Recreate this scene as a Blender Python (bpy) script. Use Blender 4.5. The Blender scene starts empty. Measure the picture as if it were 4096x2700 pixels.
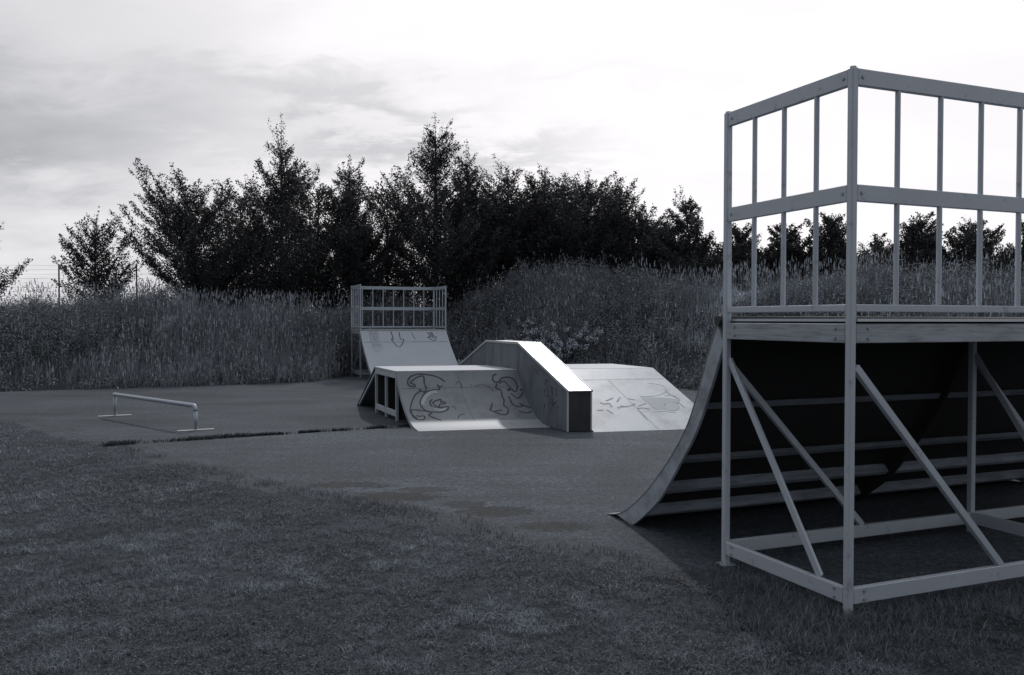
import bpy, bmesh, math, random
import numpy as np
from mathutils import Vector, Matrix, noise as mnoise

scn = bpy.context.scene
COL = scn.collection

# ------------------------------------------------------------------ camera
F_PX, PITCH, ROLL = 3419.6, 0.02068, 0.001424
cam = bpy.data.cameras.new('camera')
cam.sensor_width = 36.0
cam.lens = F_PX / 4096 * 36.0
cam.clip_end = 2000
cam_o = bpy.data.objects.new('camera', cam)
COL.objects.link(cam_o)
_f = Vector((0, math.cos(PITCH), -math.sin(PITCH)))
_u = Vector((0, math.sin(PITCH), math.cos(PITCH)))
_r = Vector((1, 0, 0))
_c, _s = math.cos(ROLL), math.sin(ROLL)
r2 = _r * _c + _u * _s
u2 = _u * _c - _r * _s
cam_o.matrix_world = Matrix(((r2.x, u2.x, -_f.x, 0), (r2.y, u2.y, -_f.y, 0), (r2.z, u2.z, -_f.z, 1.5), (0, 0, 0, 1)))
scn.camera = cam_o

# ------------------------------------------------------------------ light and sky
SUN_AZ, SUN_EL = math.radians(4), math.radians(40)      # azimuth clockwise from +Y
sund = Vector((math.sin(SUN_AZ) * math.cos(SUN_EL), math.cos(SUN_AZ) * math.cos(SUN_EL), math.sin(SUN_EL)))
sl = bpy.data.lights.new('sun', 'SUN')
sl.energy = 1.15
sl.angle = math.radians(2.2)
sl.color = (1.0, 0.985, 0.97)
so = bpy.data.objects.new('sun', sl)
COL.objects.link(so)
so.rotation_euler = sund.to_track_quat('Z', 'Y').to_euler()

wd = bpy.data.worlds.new('World')
scn.world = wd
wd.use_nodes = True
nt = wd.node_tree
N, LK = nt.nodes, nt.links
for n in list(N):
    N.remove(n)

def mk(tree, kind, **kw):
    n = tree.nodes.new(kind)
    for k, v in kw.items():
        setattr(n, k, v)
    return n

class Ex:
    """tiny expression helper for math nodes"""
    def __init__(s, tree): s.t = tree
    def m(s, op, *a, clamp=False):
        n = s.t.nodes.new('ShaderNodeMath'); n.operation = op; n.use_clamp = clamp
        for i, v in enumerate(a):
            if isinstance(v, (int, float)): n.inputs[i].default_value = v
            else: s.t.links.new(v, n.inputs[i])
        return n.outputs[0]
    def add(s, *a):
        o = a[0]
        for b in a[1:]: o = s.m('ADD', o, b)
        return o
    def mul(s, *a):
        o = a[0]
        for b in a[1:]: o = s.m('MULTIPLY', o, b)
        return o
    def ss(s, v, lo, hi, a=0.0, b=1.0):
        n = s.t.nodes.new('ShaderNodeMapRange'); n.interpolation_type = 'SMOOTHSTEP'
        s.t.links.new(v, n.inputs[0])
        for i, x in enumerate((lo, hi, a, b)): n.inputs[i + 1].default_value = x
        return n.outputs[0]
    def noise(s, vec, scale, detail=4, rough=.55, dist=0.0):
        n = s.t.nodes.new('ShaderNodeTexNoise')
        n.inputs['Scale'].default_value = scale; n.inputs['Detail'].default_value = detail
        n.inputs['Roughness'].default_value = rough; n.inputs['Distortion'].default_value = dist
        if vec is not None: s.t.links.new(vec, n.inputs['Vector'])
        return n.outputs['Fac']
    def comb(s, x, y, z):
        n = s.t.nodes.new('ShaderNodeCombineXYZ')
        for i, v in enumerate((x, y, z)):
            if isinstance(v, (int, float)): n.inputs[i].default_value = v
            else: s.t.links.new(v, n.inputs[i])
        return n.outputs[0]
    def mix(s, f, a, b):
        n = s.t.nodes.new('ShaderNodeMix'); n.data_type = 'RGBA'
        for k, v in ((0, f), (6, a), (7, b)):
            if isinstance(v, (int, float)): n.inputs[k].default_value = v
            elif isinstance(v, tuple): n.inputs[k].default_value = (*v, 1)
            else: s.t.links.new(v, n.inputs[k])
        return n.outputs[2]

E = Ex(nt)
tc = mk(nt, 'ShaderNodeTexCoord')
sep = mk(nt, 'ShaderNodeSeparateXYZ')
LK.new(tc.outputs['Generated'], sep.inputs[0])
dx, dy, dz = sep.outputs
zc = E.m('MAXIMUM', dz, 0.0)
az = E.m('ARCTAN2', dx, dy)
el = E.m('ARCSINE', zc)
# layered cloud noise on a flat cloud deck seen in perspective
den = E.add(zc, 0.22)
px = E.m('DIVIDE', dx, den)
py = E.m('DIVIDE', dy, den)
cv = E.comb(px, E.mul(py, 1.5), 0.3)
n1 = E.noise(cv, 1.1, 6, .55, .3)
n2 = E.noise(cv, 3.2, 6, .6, .4)
wob = E.mul(E.add(n2, -0.5), 0.16)
wob2 = E.mul(E.add(n1, -0.5), 0.12)
azw = E.add(az, wob2)
elw = E.add(el, wob)
# darker cloud banks: az, el (rad), half widths, depth
banks = [(-.43, .215, .20, .040, .26), (-.24, .262, .10, .022, .24), (-.13, .242, .10, .016, .24), (-.03, .192, .13, .017, .28),
         (-.17, .188, .12, .017, .22), (-.52, .165, .16, .035, .30), (-.36, .120, .16, .030, .14), (-.50, .06, .3, .05, .12),
         (.09, .275, .22, .012, .05), (-.62, .24, .16, .05, .16)]
dk = None
for a0, e0, sa, se, am in banks:
    u = E.m('DIVIDE', E.add(azw, -a0), sa)
    v = E.m('DIVIDE', E.add(elw, -e0), se)
    q = E.add(E.mul(u, u), E.mul(v, v))
    g = E.mul(E.m('EXPONENT', E.mul(q, -1.0)), am * 0.95)
    dk = g if dk is None else E.add(dk, g)
# brightness: brightest toward the veiled sun at upper right, dull on the left and behind
sx = Vector((math.sin(.35) * math.cos(.5), math.cos(.35) * math.cos(.5), math.sin(.5)))
dot = E.add(E.mul(dx, sx.x), E.mul(dy, sx.y), E.mul(dz, sx.z))
glow = E.ss(dot, 0.60, 1.0, 0.0, 1.0)
back = E.ss(dot, -0.5, 0.6, 0.0, 1.0)
base = E.add(E.mul(back, 0.43), E.mul(glow, 0.15), 0.43)
thin = E.ss(n1, 0.35, 0.68, 0.0, 1.0)
left = E.ss(az, -0.62, 0.10, 1.0, 0.36)
cl = E.add(dk, E.mul(thin, left, 0.20), E.mul(E.add(n2, -.5), left, 0.16))
lum = E.mul(base, E.m('SUBTRACT', 1.0, cl))
lum = E.m('MAXIMUM', lum, 0.08)
sky = mk(nt, 'ShaderNodeTexSky', sky_type='NISHITA')
sky.sun_disc = False
sky.sun_elevation = SUN_EL
sky.sun_rotation = SUN_AZ
bw = mk(nt, 'ShaderNodeRGBToBW')
LK.new(sky.outputs[0], bw.inputs[0])
nish = E.m('MINIMUM', E.mul(bw.outputs[0], 0.10), 0.8)
lum2 = E.add(E.mul(lum, 0.92), E.mul(nish, 0.10))
tint = E.mix(E.ss(lum2, 0.35, 0.95), (0.955, 0.975, 1.03), (1.0, 0.975, 1.0))
vm = mk(nt, 'ShaderNodeVectorMath', operation='SCALE')
LK.new(tint, vm.inputs[0]); LK.new(lum2, vm.inputs['Scale'])
bg = mk(nt, 'ShaderNodeBackground')
LK.new(vm.outputs[0], bg.inputs[0])
bg.inputs[1].default_value = 1.0
wo = mk(nt, 'ShaderNodeOutputWorld')
LK.new(bg.outputs[0], wo.inputs[0])

scn.view_settings.view_transform = 'Standard'
scn.view_settings.look = 'None'
scn.view_settings.exposure = 0.08
scn.view_settings.gamma = 1.0
scn.cycles.max_bounces = 6
scn.cycles.diffuse_bounces = 3
scn.cycles.glossy_bounces = 3
scn.cycles.transparent_max_bounces = 4

# ------------------------------------------------------------------ frame of the skatepark
YAW = 0.3936
C0 = Vector((1.6945, 4.2775, 0))
DL = Vector((-math.sin(YAW), math.cos(YAW), 0))       # away from the camera along the park
DR = Vector((math.cos(YAW), math.sin(YAW), 0))        # to the right across the park
def W(s, t, z=0.0):
    return C0 + DL * s + DR * t + Vector((0, 0, z))

# ------------------------------------------------------------------ materials
def g(v, k=1.0):
    """neutral film grey: slightly blue in the shadows"""
    return (v * (1 - .15 * k), v * (1 + .00 * k), v * (1 + .19 * k))

def material(name, base, rough=.6, metal=0.0, spec=.5, var=.25, scale=6.0, streak=None, fine=.15, fscale=80.0, bump=0.0, bscale=60.0, dark=None, attr=None, trans=0.0):
    m = bpy.data.materials.new(name)
    m.use_nodes = True
    t = m.node_tree
    t.nodes.clear()
    e = Ex(t)
    out = t.nodes.new('ShaderNodeOutputMaterial')
    p = t.nodes.new('ShaderNodeBsdfPrincipled')
    co = t.nodes.new('ShaderNodeTexCoord').outputs['Object']
    f = e.mul(e.add(e.noise(co, scale, 5, .6), -.5), var * 2)
    f2 = e.mul(e.add(e.noise(co, fscale, 3, .6), -.5), fine * 2)
    k = e.add(1.0, f, f2)
    if streak:
        mp = t.nodes.new('ShaderNodeMapping'); mp.inputs['Scale'].default_value = streak
        t.links.new(co, mp.inputs[0])
        k = e.mul(k, e.ss(e.noise(mp.outputs[0], 1.0, 4, .65), .30, .62, .62, 1.05))
    if dark:
        lo, hi, dsc, val = dark
        k = e.mul(k, e.ss(e.noise(co, dsc, 5, .65), lo, hi, val, 1.0))
    if attr:
        a = t.nodes.new('ShaderNodeAttribute'); a.attribute_name = attr
        k = e.mul(k, a.outputs['Fac'])
    vm = t.nodes.new('ShaderNodeVectorMath'); vm.operation = 'SCALE'
    vm.inputs[0].default_value = base
    t.links.new(k, vm.inputs['Scale'])
    t.links.new(vm.outputs[0], p.inputs['Base Color'])
    p.inputs['Roughness'].default_value = rough
    p.inputs['Metallic'].default_value = metal
    p.inputs['Specular IOR Level'].default_value = spec
    if bump:
        b = t.nodes.new('ShaderNodeBump'); b.inputs['Strength'].default_value = bump; b.inputs['Distance'].default_value = .01
        t.links.new(e.noise(co, bscale, 4, .6), b.inputs['Height'])
        t.links.new(b.outputs[0], p.inputs['Normal'])
    last = p.outputs[0]
    if trans:
        tr = t.nodes.new('ShaderNodeBsdfTranslucent')
        t.links.new(vm.outputs[0], tr.inputs[0])
        mx = t.nodes.new('ShaderNodeMixShader'); mx.inputs[0].default_value = trans
        t.links.new(p.outputs[0], mx.inputs[1]); t.links.new(tr.outputs[0], mx.inputs[2])
        last = mx.outputs[0]
    t.links.new(last, out.inputs[0])
    return m

M = {}
M['steel'] = material('galvanised_steel', g(.39, .75), .5, .15, .5, .10, 4, None, .10, 90, dark=(.30, .42, 11, .70), bump=.05)
M['beam'] = material('worn_deck_beam', g(.30, .75), .55, .1, .5, .15, 4, (5, 5, 60), .12, 90)
M['steel_far'] = material('galvanised_steel_far', g(.34, .8), .5, .2, .5, .12, 3, None, .08, 60)
M['rib'] = material('joist_timber', g(.25), .8, 0, .2, .3, 4, (3, 3, 30), .2, 60)
M['rib_shaded'] = material('shaded_joist', g(.16), .8, 0, .2, .3, 4, (3, 3, 30), .2, 60)  # same joist timber, shade of the upper joists put into the colour
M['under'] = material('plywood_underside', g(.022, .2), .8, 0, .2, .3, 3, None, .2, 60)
M['side'] = material('side_board', g(.31, .8), .6, 0, .4, .12, 4, (6, 6, 6), .1, 60)
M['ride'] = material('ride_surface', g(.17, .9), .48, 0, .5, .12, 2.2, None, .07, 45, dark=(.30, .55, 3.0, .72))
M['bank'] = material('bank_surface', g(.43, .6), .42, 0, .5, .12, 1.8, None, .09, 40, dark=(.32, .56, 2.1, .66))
M['farride'] = material('far_ride_surface', g(.32, .9), .42, 0, .5, .10, 2.0, None, .07, 40)
M['deck'] = material('deck_surface', g(.50, .5), .40, 0, .5, .10, 3, None, .08, 40)
M['wallp'] = material('ledge_panel', g(.125), .6, 0, .4, .16, 3, (5, 5, 1.2), .12, 60)
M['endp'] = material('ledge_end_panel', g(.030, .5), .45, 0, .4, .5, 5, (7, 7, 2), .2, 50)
M['cap'] = material('ledge_steel_cap', (.86, .85, .85), .30, .85, .5, .06, 3, None, .04, 60)
M['tube'] = material('rail_tube', g(.30), .42, .3, .5, .2, 12, None, .15, 90)
M['coping'] = material('coping_tube', g(.02, .3), .5, .3, .5, .2, 8)
M['trim'] = material('edge_trim', g(.45, .5), .4, .4, .5, .08, 6)
M['ink'] = material('graffiti_dark', g(.040), .6, 0, .3, .4, 9, None, .4, 60)
M['inkf'] = material('graffiti_faded', g(.11), .6, 0, .3, .3, 6, None, .3, 60)
M['inkw'] = material('graffiti_washed', g(.29, .7), .6, 0, .3, .5, 6, None, .3, 60)
M['lip'] = material('steel_lip', g(.27, .6), .52, .05, .5, .08, 4, None, .08, 60)
M['pale'] = material('graffiti_pale', g(.5, .5), .5, 0, .4, .1, 6, None, .1, 60)
M['palef'] = material('graffiti_pale_faded', g(.30, .8), .5, 0, .4, .1, 6, None, .1, 60)
M['wash'] = material('graffiti_wash', g(.27, .8), .5, 0, .4, .1, 6, None, .1, 60)

# ------------------------------------------------------------------ object helpers
def link(name, me, mat, parent=None):
    o = bpy.data.objects.new(name, me)
    if mat is not None: me.materials.append(M[mat] if isinstance(mat, str) else mat)
    COL.objects.link(o)
    if parent is not None:
        o.parent = parent
        o.matrix_parent_inverse = Matrix.Translation(-world_loc(parent))
    return o
def world_loc(o):
    v = Vector((0, 0, 0))
    if o.type == 'EMPTY': return Vector(o.location)
    return v if o.parent is None else v
def thing(name, label, cat, loc, group=None):
    o = bpy.data.objects.new(name, None)
    o.empty_display_size = .2
    o.location = loc
    COL.objects.link(o)
    o['label'] = label; o['category'] = cat
    if group: o['group'] = group
    return o
def tag(o, label=None, cat=None, group=None, kind=None):
    for k, v in (('label', label), ('category', cat), ('group', group), ('kind', kind)):
        if v: o[k] = v
    return o

class MB:
    def __init__(s): s.bm = bmesh.new()
    def bar(s, a, b, w, h, up=None, bev=.003):
        """box beam from a to b; w across, h along 'up'"""
        a, b = Vector(a), Vector(b)
        d = (b - a); L = d.length; d.normalize()
        if up is None: up = Vector((0, 0, 1)) if abs(d.z) < .9 else DL
        x = d.cross(up).normalized(); y = x.cross(d).normalized()
        vs = []
        for k in (a, b):
            for i, j in ((-1, -1), (1, -1), (1, 1), (-1, 1)):
                vs.append(s.bm.verts.new(k + x * i * w / 2 + y * j * h / 2))
        fs = [s.bm.faces.new([vs[i] for i in q]) for q in ((3, 2, 1, 0), (4, 5, 6, 7), (0, 1, 5, 4), (1, 2, 6, 5), (2, 3, 7, 6), (3, 0, 4, 7))]
        if bev:
            es = set(e for f in fs for e in f.edges)
            bmesh.ops.bevel(s.bm, geom=list(es), offset=bev, segments=1, affect='EDGES')
        return s
    def tube(s, pts, r, n=10, cap=True):
        pts = [Vector(p) for p in pts]
        rings = []
        for i, p in enumerate(pts):
            d = (pts[min(i + 1, len(pts) - 1)] - pts[max(i - 1, 0)]).normalized()
            ref = Vector((0, 0, 1)) if abs(d.z) < .95 else Vector((1, 0, 0))
            x = d.cross(ref).normalized(); y = x.cross(d)
            rr = r[i] if isinstance(r, (list, tuple)) else r
            rings.append([s.bm.verts.new(p + (x * math.cos(2 * math.pi * k / n) + y * math.sin(2 * math.pi * k / n)) * rr) for k in range(n)])
        for a, b in zip(rings[:-1], rings[1:]):
            for k in range(n):
                f = s.bm.faces.new((a[k], a[(k + 1) % n], b[(k + 1) % n], b[k])); f.smooth = True
        if cap:
            s.bm.faces.new(rings[0][::-1]); s.bm.faces.new(rings[-1])
        return s
    def prism(s, poly, off):
        """closed polygon (list of Vector) swept by vector off"""
        a = [s.bm.verts.new(p) for p in poly]; b = [s.bm.verts.new(p + off) for p in poly]
        n = len(poly)
        s.bm.faces.new(a[::-1]); s.bm.faces.new(b)
        for k in range(n): s.bm.faces.new((a[k], a[(k + 1) % n], b[(k + 1) % n], b[k]))
        return s
    def build(s, name, mat, parent=None, smooth=False):
        bmesh.ops.recalc_face_normals(s.bm, faces=s.bm.faces)
        me = bpy.data.meshes.new(name)
        s.bm.to_mesh(me); s.bm.free()
        if smooth:
            for p in me.polygons: p.use_smooth = True
        return link(name, me, mat, parent)

def np_mesh(name, verts, faces_n, idx, attr=None, smooth=False):
    """verts (n,3); faces all with faces_n corners; idx flat"""
    me = bpy.data.meshes.new(name)
    nv = len(verts); nf = len(idx) // faces_n
    me.vertices.add(nv); me.loops.add(len(idx)); me.polygons.add(nf)
    me.vertices.foreach_set('co', np.asarray(verts, dtype=np.float32).ravel())
    me.loops.foreach_set('vertex_index', np.asarray(idx, dtype=np.int32))
    me.polygons.foreach_set('loop_start', np.arange(0, len(idx), faces_n, dtype=np.int32))
    me.polygons.foreach_set('loop_total', np.full(nf, faces_n, dtype=np.int32))
    if smooth: me.polygons.foreach_set('use_smooth', np.ones(nf, dtype=bool))
    if attr is not None:
        at = me.attributes.new('tone', 'FLOAT', 'POINT')
        at.data.foreach_set('value', np.asarray(attr, dtype=np.float32))
    me.update(calc_edges=True)
    return me
RNG = np.random.default_rng(11)

def vnoise(x, y, scale, seed=0):
    """smooth value noise on numpy arrays, 0..1"""
    x = np.asarray(x) * scale + 100.3 + seed * 17.1; y = np.asarray(y) * scale + 57.7 + seed * 9.3
    xi = np.floor(x).astype(int); yi = np.floor(y).astype(int)
    fx = x - xi; fy = y - yi
    fx = fx * fx * (3 - 2 * fx); fy = fy * fy * (3 - 2 * fy)
    def h(a, b):
        v = np.sin(a * 127.1 + b * 311.7 + seed * 74.7) * 43758.5453
        return v - np.floor(v)
    return (h(xi, yi) * (1 - fx) + h(xi + 1, yi) * fx) * (1 - fy) + (h(xi, yi + 1) * (1 - fx) + h(xi + 1, yi + 1) * fx) * fy
def fbm(x, y, scale, seed=0, o=4):
    r = 0; a = .5; n = 0
    for k in range(o):
        r = r + a * vnoise(x, y, scale * 2 ** k, seed + k); n += a; a *= .5
    return r / n
# ------------------------------------------------------------------ terrain
FX = [-60, -16, -10.58, -8.32, -5.9, -4.7, -4.35, -3.3, -2.0, -1.1, 0, 1.0, 2.6, 3.8, 5.5, 8, 14, 60]
FY = [-4, 15.3, 17.63, 18.56, 19.86, 20.7, 22.9, 23.6, 24.0, 22.6, 21.4, 21.0, 20.0, 18.5, 17.0, 15.2, 11.5, -10]
def foot_y(x): return np.interp(x, FX, FY)
def sstep(x, a, b):
    k = np.clip((x - a) / (b - a), 0, 1); return k * k * (3 - 2 * k)
def bank_d(x, y): return (y - foot_y(x)) * .9
def bank_h(x, y):
    x = np.asarray(x, float); y = np.asarray(y, float)
    d = bank_d(x, y)
    azi = x / np.maximum(y, 1)
    hc = 1.45 + 1.12 * sstep(azi, -.14, .03) - .42 * sstep(azi, .06, .22)
    w = 3.6 + 1.2 * sstep(azi, -.1, .1)
    k = np.clip(d / w, 0, 1)
    h = hc * (k * k * (3 - 2 * k) * .6 + k * .4)
    h = h + ((fbm(x, y, .45, 3) - .5) * .7 + (fbm(x, y, 1.3, 13) - .5) * .3) * np.clip(d / 1.5, 0, 1)
    h = h + .30 * np.exp(-(((x - 1.1) / 1.6) ** 2 + ((y - 25.2) / 1.6) ** 2))
    return np.where(d <= 0, -.05 + d * .3, h)

def grid_mesh(name, xs, ys, fn):
    X, Y = np.meshgrid(xs, ys)
    Z = fn(X, Y)
    v = np.stack([X, Y, Z], -1).reshape(-1, 3)
    nx, ny = len(xs), len(ys)
    i = np.arange(nx - 1)[None, :] + np.arange(ny - 1)[:, None] * nx
    f = np.stack([i, i + 1, i + nx + 1, i + nx], -1).reshape(-1)
    return np_mesh(name, v, 4, f, smooth=True)

# lawn / asphalt edge, left to right
LX = [-30, -14, -9.6, -7.8, -5.81, -4.52, -3.41, -2.34, -1.2, -.45, .12, .58, .95, 1.24, 1.8, 2.7, 4.5, 8, 30]
LY = [21, 15.4, 13.9, 13.0, 11.07, 9.96, 8.78, 7.86, 7.02, 6.35, 5.73, 5.42, 5.05, 4.81, 4.55, 4.62, 5.1, 6.4, 12]
def lawn_y(x): return np.interp(x, LX, LY)

def ground_mat():
    m = bpy.data.materials.new('lawn_soil'); m.use_nodes = True
    t = m.node_tree; t.nodes.clear(); e = Ex(t)
    out = t.nodes.new('ShaderNodeOutputMaterial'); p = t.nodes.new('ShaderNodeBsdfPrincipled')
    co = t.nodes.new('ShaderNodeTexCoord').outputs['Object']
    a = e.ss(e.noise(co, 1.3, 5, .6), .32, .68, .55, 1.25)
    b = e.ss(e.noise(co, 28, 5, .7), .3, .7, .35, 1.5)
    c = e.ss(e.noise(co, 160, 3, .7), .3, .7, .6, 1.4)
    k = e.mul(a, b, c)
    vm = t.nodes.new('ShaderNodeVectorMath'); vm.operation = 'SCALE'; vm.inputs[0].default_value = g(.050, 1.2)
    t.links.new(k, vm.inputs['Scale']); t.links.new(vm.outputs[0], p.inputs['Base Color'])
    p.inputs['Roughness'].default_value = .9; p.inputs['Specular IOR Level'].default_value = .15
    bp = t.nodes.new('ShaderNodeBump'); bp.inputs['Strength'].default_value = .8; bp.inputs['Distance'].default_value = .02
    t.links.new(e.noise(co, 40, 5, .7), bp.inputs['Height']); t.links.new(bp.outputs[0], p.inputs['Normal'])
    t.links.new(p.outputs[0], out.inputs[0])
    return m
M['lawn_soil'] = ground_mat()

def asphalt_mat(name, v, damp):
    m = bpy.data.materials.new(name); m.use_nodes = True
    t = m.node_tree; t.nodes.clear(); e = Ex(t)
    out = t.nodes.new('ShaderNodeOutputMaterial'); p = t.nodes.new('ShaderNodeBsdfPrincipled')
    co = t.nodes.new('ShaderNodeTexCoord').outputs['Object']
    big = e.ss(e.noise(co, .55, 5, .6, .6), .3, .7, .76, 1.2)
    mp = t.nodes.new('ShaderNodeMapping'); mp.inputs['Rotation'].default_value = (0, 0, -YAW); mp.inputs['Scale'].default_value = (.35, 2.0, 1)
    t.links.new(co, mp.inputs[0])
    bands = e.ss(e.noise(mp.outputs[0], 1.0, 4, .6), .32, .68, .82, 1.12)
    grain = e.mul(e.ss(e.noise(co, 75, 4, .75), .3, .7, .35, 1.75), e.ss(e.noise(co, 18, 8, .95), .38, .62, .42, 1.62))
    vor = t.nodes.new('ShaderNodeTexVoronoi'); vor.inputs['Scale'].default_value = 110
    t.links.new(co, vor.inputs['Vector'])
    v2 = t.nodes.new('ShaderNodeTexVoronoi'); v2.inputs['Scale'].default_value = 16
    t.links.new(co, v2.inputs['Vector'])
    sc_ = t.nodes.new('ShaderNodeSeparateColor'); t.links.new(v2.outputs['Color'], sc_.inputs[0])
    grit = e.mul(e.ss(v2.outputs['Distance'], .10, .22, 1.0, 0.0), e.ss(sc_.outputs[0], .80, .9, 0.0, 1.0))
    stone = e.add(e.ss(vor.outputs['Distance'], .05, .35, 1.45, .92), e.mul(grit, 1.3))
    k = e.mul(big, bands, grain, stone)
    sp = t.nodes.new('ShaderNodeSeparateXYZ'); t.links.new(co, sp.inputs[0])
    w1 = e.mul(e.add(e.noise(co, 9, 6, .8), -.5), 3.4)
    w2 = e.mul(e.add(e.noise(co, 2.6, 4, .65), -.5), 1.3)
    for cx, cy, rx, ry, amt in damp:          # mossy damp patches at the broken edge
        u = e.m('DIVIDE', e.add(sp.outputs[0], -cx), rx); q = e.m('DIVIDE', e.add(sp.outputs[1], -cy), ry)
        r = e.add(e.mul(u, u), e.mul(q, q), w1, w2)
        k = e.mul(k, e.ss(r, .5, 1.3, amt, 1.0))
    vm = t.nodes.new('ShaderNodeVectorMath'); vm.operation = 'SCALE'; vm.inputs[0].default_value = g(v, 1.4)
    # crumbled rim: the tar gives way to lawn soil in ragged patches
    at = t.nodes.new('ShaderNodeAttribute'); at.attribute_name = 'tone'
    rim = e.add(at.outputs['Fac'], e.mul(e.add(e.noise(co, 1.6, 6, .62), -.5), 1.6), e.mul(e.add(e.noise(co, 9, 4, .7), -.5), .35))
    f = e.ss(rim, -.10, .16)
    crack = e.ss(e.m('ABSOLUTE', e.add(rim, -.16)), .0, .10, .62, 1.0)
    soil = e.mul(e.ss(e.noise(co, 1.3, 5, .6), .32, .68, .6, 1.2), e.ss(e.noise(co, 28, 5, .7), .3, .7, .35, 1.5), .050 / v)
    k = e.add(e.mul(k, f, crack), e.mul(soil, e.m('SUBTRACT', 1.0, f)))
    t.links.new(k, vm.inputs['Scale']); t.links.new(vm.outputs[0], p.inputs['Base Color'])
    p.inputs['Roughness'].default_value = .85; p.inputs['Specular IOR Level'].default_value = .25
    bp = t.nodes.new('ShaderNodeBump'); bp.inputs['Strength'].default_value = .5; bp.inputs['Distance'].default_value = .006
    t.links.new(e.noise(co, 120, 4, .7), bp.inputs['Height']); t.links.new(bp.outputs[0], p.inputs['Normal'])
    t.links.new(p.outputs[0], out.inputs[0])
    return m
DAMP = [(-1.45, 7.7, .42, .16, .35), (-.75, 7.5, .25, .14, .45), (-1.0, 7.2, .45, .2, .35), (-.1, 6.65, .32, .2, .35), (.3, 6.15, .28, .16, .45), (-.4, 6.9, .2, .15, .4)]
M['asphalt'] = asphalt_mat('asphalt', .050, [(-8.6, 16.6, 1.2, .12, .5), (-7.6, 13.5, .9, .15, .6)])
M['asphalt2'] = asphalt_mat('asphalt_near_slab', .054, DAMP)

gx = np.concatenate([np.linspace(-900, -40, 12), np.linspace(-38, 38, 60), np.linspace(40, 900, 12)])
gy = np.concatenate([np.linspace(-300, -10, 8), np.linspace(-8, 40, 40), np.linspace(44, 1200, 14)])
ground = link('ground', grid_mesh('ground', gx, gy, lambda x, y: x * 0 - .002), 'lawn_soil')
tag(ground, 'short mown lawn soil around the asphalt skatepark', kind='structure')

def poly_sheet(name, pts, z, mat, thick=0.0):
    bm = bmesh.new()
    vs = [bm.verts.new((x, y, z)) for x, y in pts]
    f = bm.faces.new(vs)
    if f.normal.z < 0: f.normal_flip()
    bm.normal_update()
    if f.normal.z < 0: f.normal_flip()
    bmesh.ops.triangulate(bm, faces=[f])
    if thick:
        ex = bmesh.ops.extrude_face_region(bm, geom=list(bm.faces))
        bmesh.ops.translate(bm, verts=[v for v in ex['geom'] if isinstance(v, bmesh.types.BMVert)], vec=(0, 0, -thick))
        bmesh.ops.recalc_face_normals(bm, faces=bm.faces)
    me = bpy.data.meshes.new(name); bm.to_mesh(me); bm.free()
    return link(name, me, mat)
def rough_line(pts, step=.08, amp=.06, seed=1):
    out = []
    for (x0, y0), (x1, y1) in zip(pts[:-1], pts[1:]):
        L = math.hypot(x1 - x0, y1 - y0); n = max(1, int(L / step))
        for k in range(n):
            x = x0 + (x1 - x0) * k / n; y = y0 + (y1 - y0) * k / n
            w = (fbm(x, y, 1.6, seed) - .5) * amp * 5 + (fbm(x, y, 7, seed + 4) - .5) * amp * 2
            out.append((x + float(w) * .5, y + float(w)))
    out.append(pts[-1])
    return out
# seam between the two asphalt areas runs along a park line
seam = [(-4.75, 10.02), (-3.2, 10.95), (-1.44, 11.92), (.2, 12.6), (3.5, 13.9), (9, 16.2)]
def seam_y(x): return np.interp(x, [p[0] for p in seam], [p[1] for p in seam])
def strip_sheet(name, xs, lo, hi, rows, z, mat, edge_fn):
    V = []; A = []
    for x in xs:
        k = np.linspace(0, 1, rows) ** 1.6
        y = lo(x) + (hi(x) - lo(x)) * k
        ed_ = edge_fn(np.full(rows, x), y)
        zz = np.where(ed_ < -.02, .003 + ed_ * .022 + (fbm(np.full(rows, x), y, 3.0, 91) - .5) * .014, z)
        zz[0] = -.02
        V.append(np.stack([np.full(rows, x), y, zz], 1)); A.append(edge_fn(np.full(rows, x), y))
    V = np.concatenate(V); A = np.concatenate(A)
    n = len(xs); i = np.arange(rows - 1)[None, :] + np.arange(n - 1)[:, None] * rows
    f = np.stack([i, i + rows, i + rows + 1, i + 1], -1).reshape(-1)
    return link(name, np_mesh(name, V, 4, f, A), mat)
a2 = strip_sheet('asphalt', np.arange(-4.9, 9.01, .08), lambda x: lawn_y(x) - .7, lambda x: max(seam_y(x) + (float(fbm(x, 0, 3, 2)) - .5) * .10, lawn_y(x) - .6), 46, .005, 'asphalt2', lambda x, y: y - lawn_y(x))
tag(a2, 'near slab of worn grey asphalt in front of the ramps', kind='structure')
a1 = strip_sheet('asphalt', np.arange(-26, 9.6, .1), lambda x: lawn_y(x) - .7 if x < -4.4 else seam_y(x) - .3, lambda x: max(26, lawn_y(x)), 60, .001, 'asphalt', lambda x, y: np.where(x < -4.4, y - lawn_y(x), 1.0))
tag(a1, 'far area of grey asphalt reaching the grass bank', kind='structure')

M['bank_soil'] = material('bank_soil', g(.030), .95, 0, .1, .4, 2, None, .4, 30, bump=.5, bscale=12)
hx = np.concatenate([np.linspace(-60, -19, 24), np.linspace(-18.5, 18.5, 150), np.linspace(19, 60, 24)])
hy = np.concatenate([np.linspace(-8, 10, 12), np.linspace(10.3, 32, 110), np.linspace(33, 110, 16)])
bank = link('grass_bank', grid_mesh('grass_bank', hx, hy, lambda x, y: np.where(bank_d(x, y) <= 0, np.maximum(-.9, -.05 + bank_d(x, y) * .5), bank_h(x, y))), 'bank_soil')
tag(bank, 'overgrown earth bank behind the skatepark', kind='structure')

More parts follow.
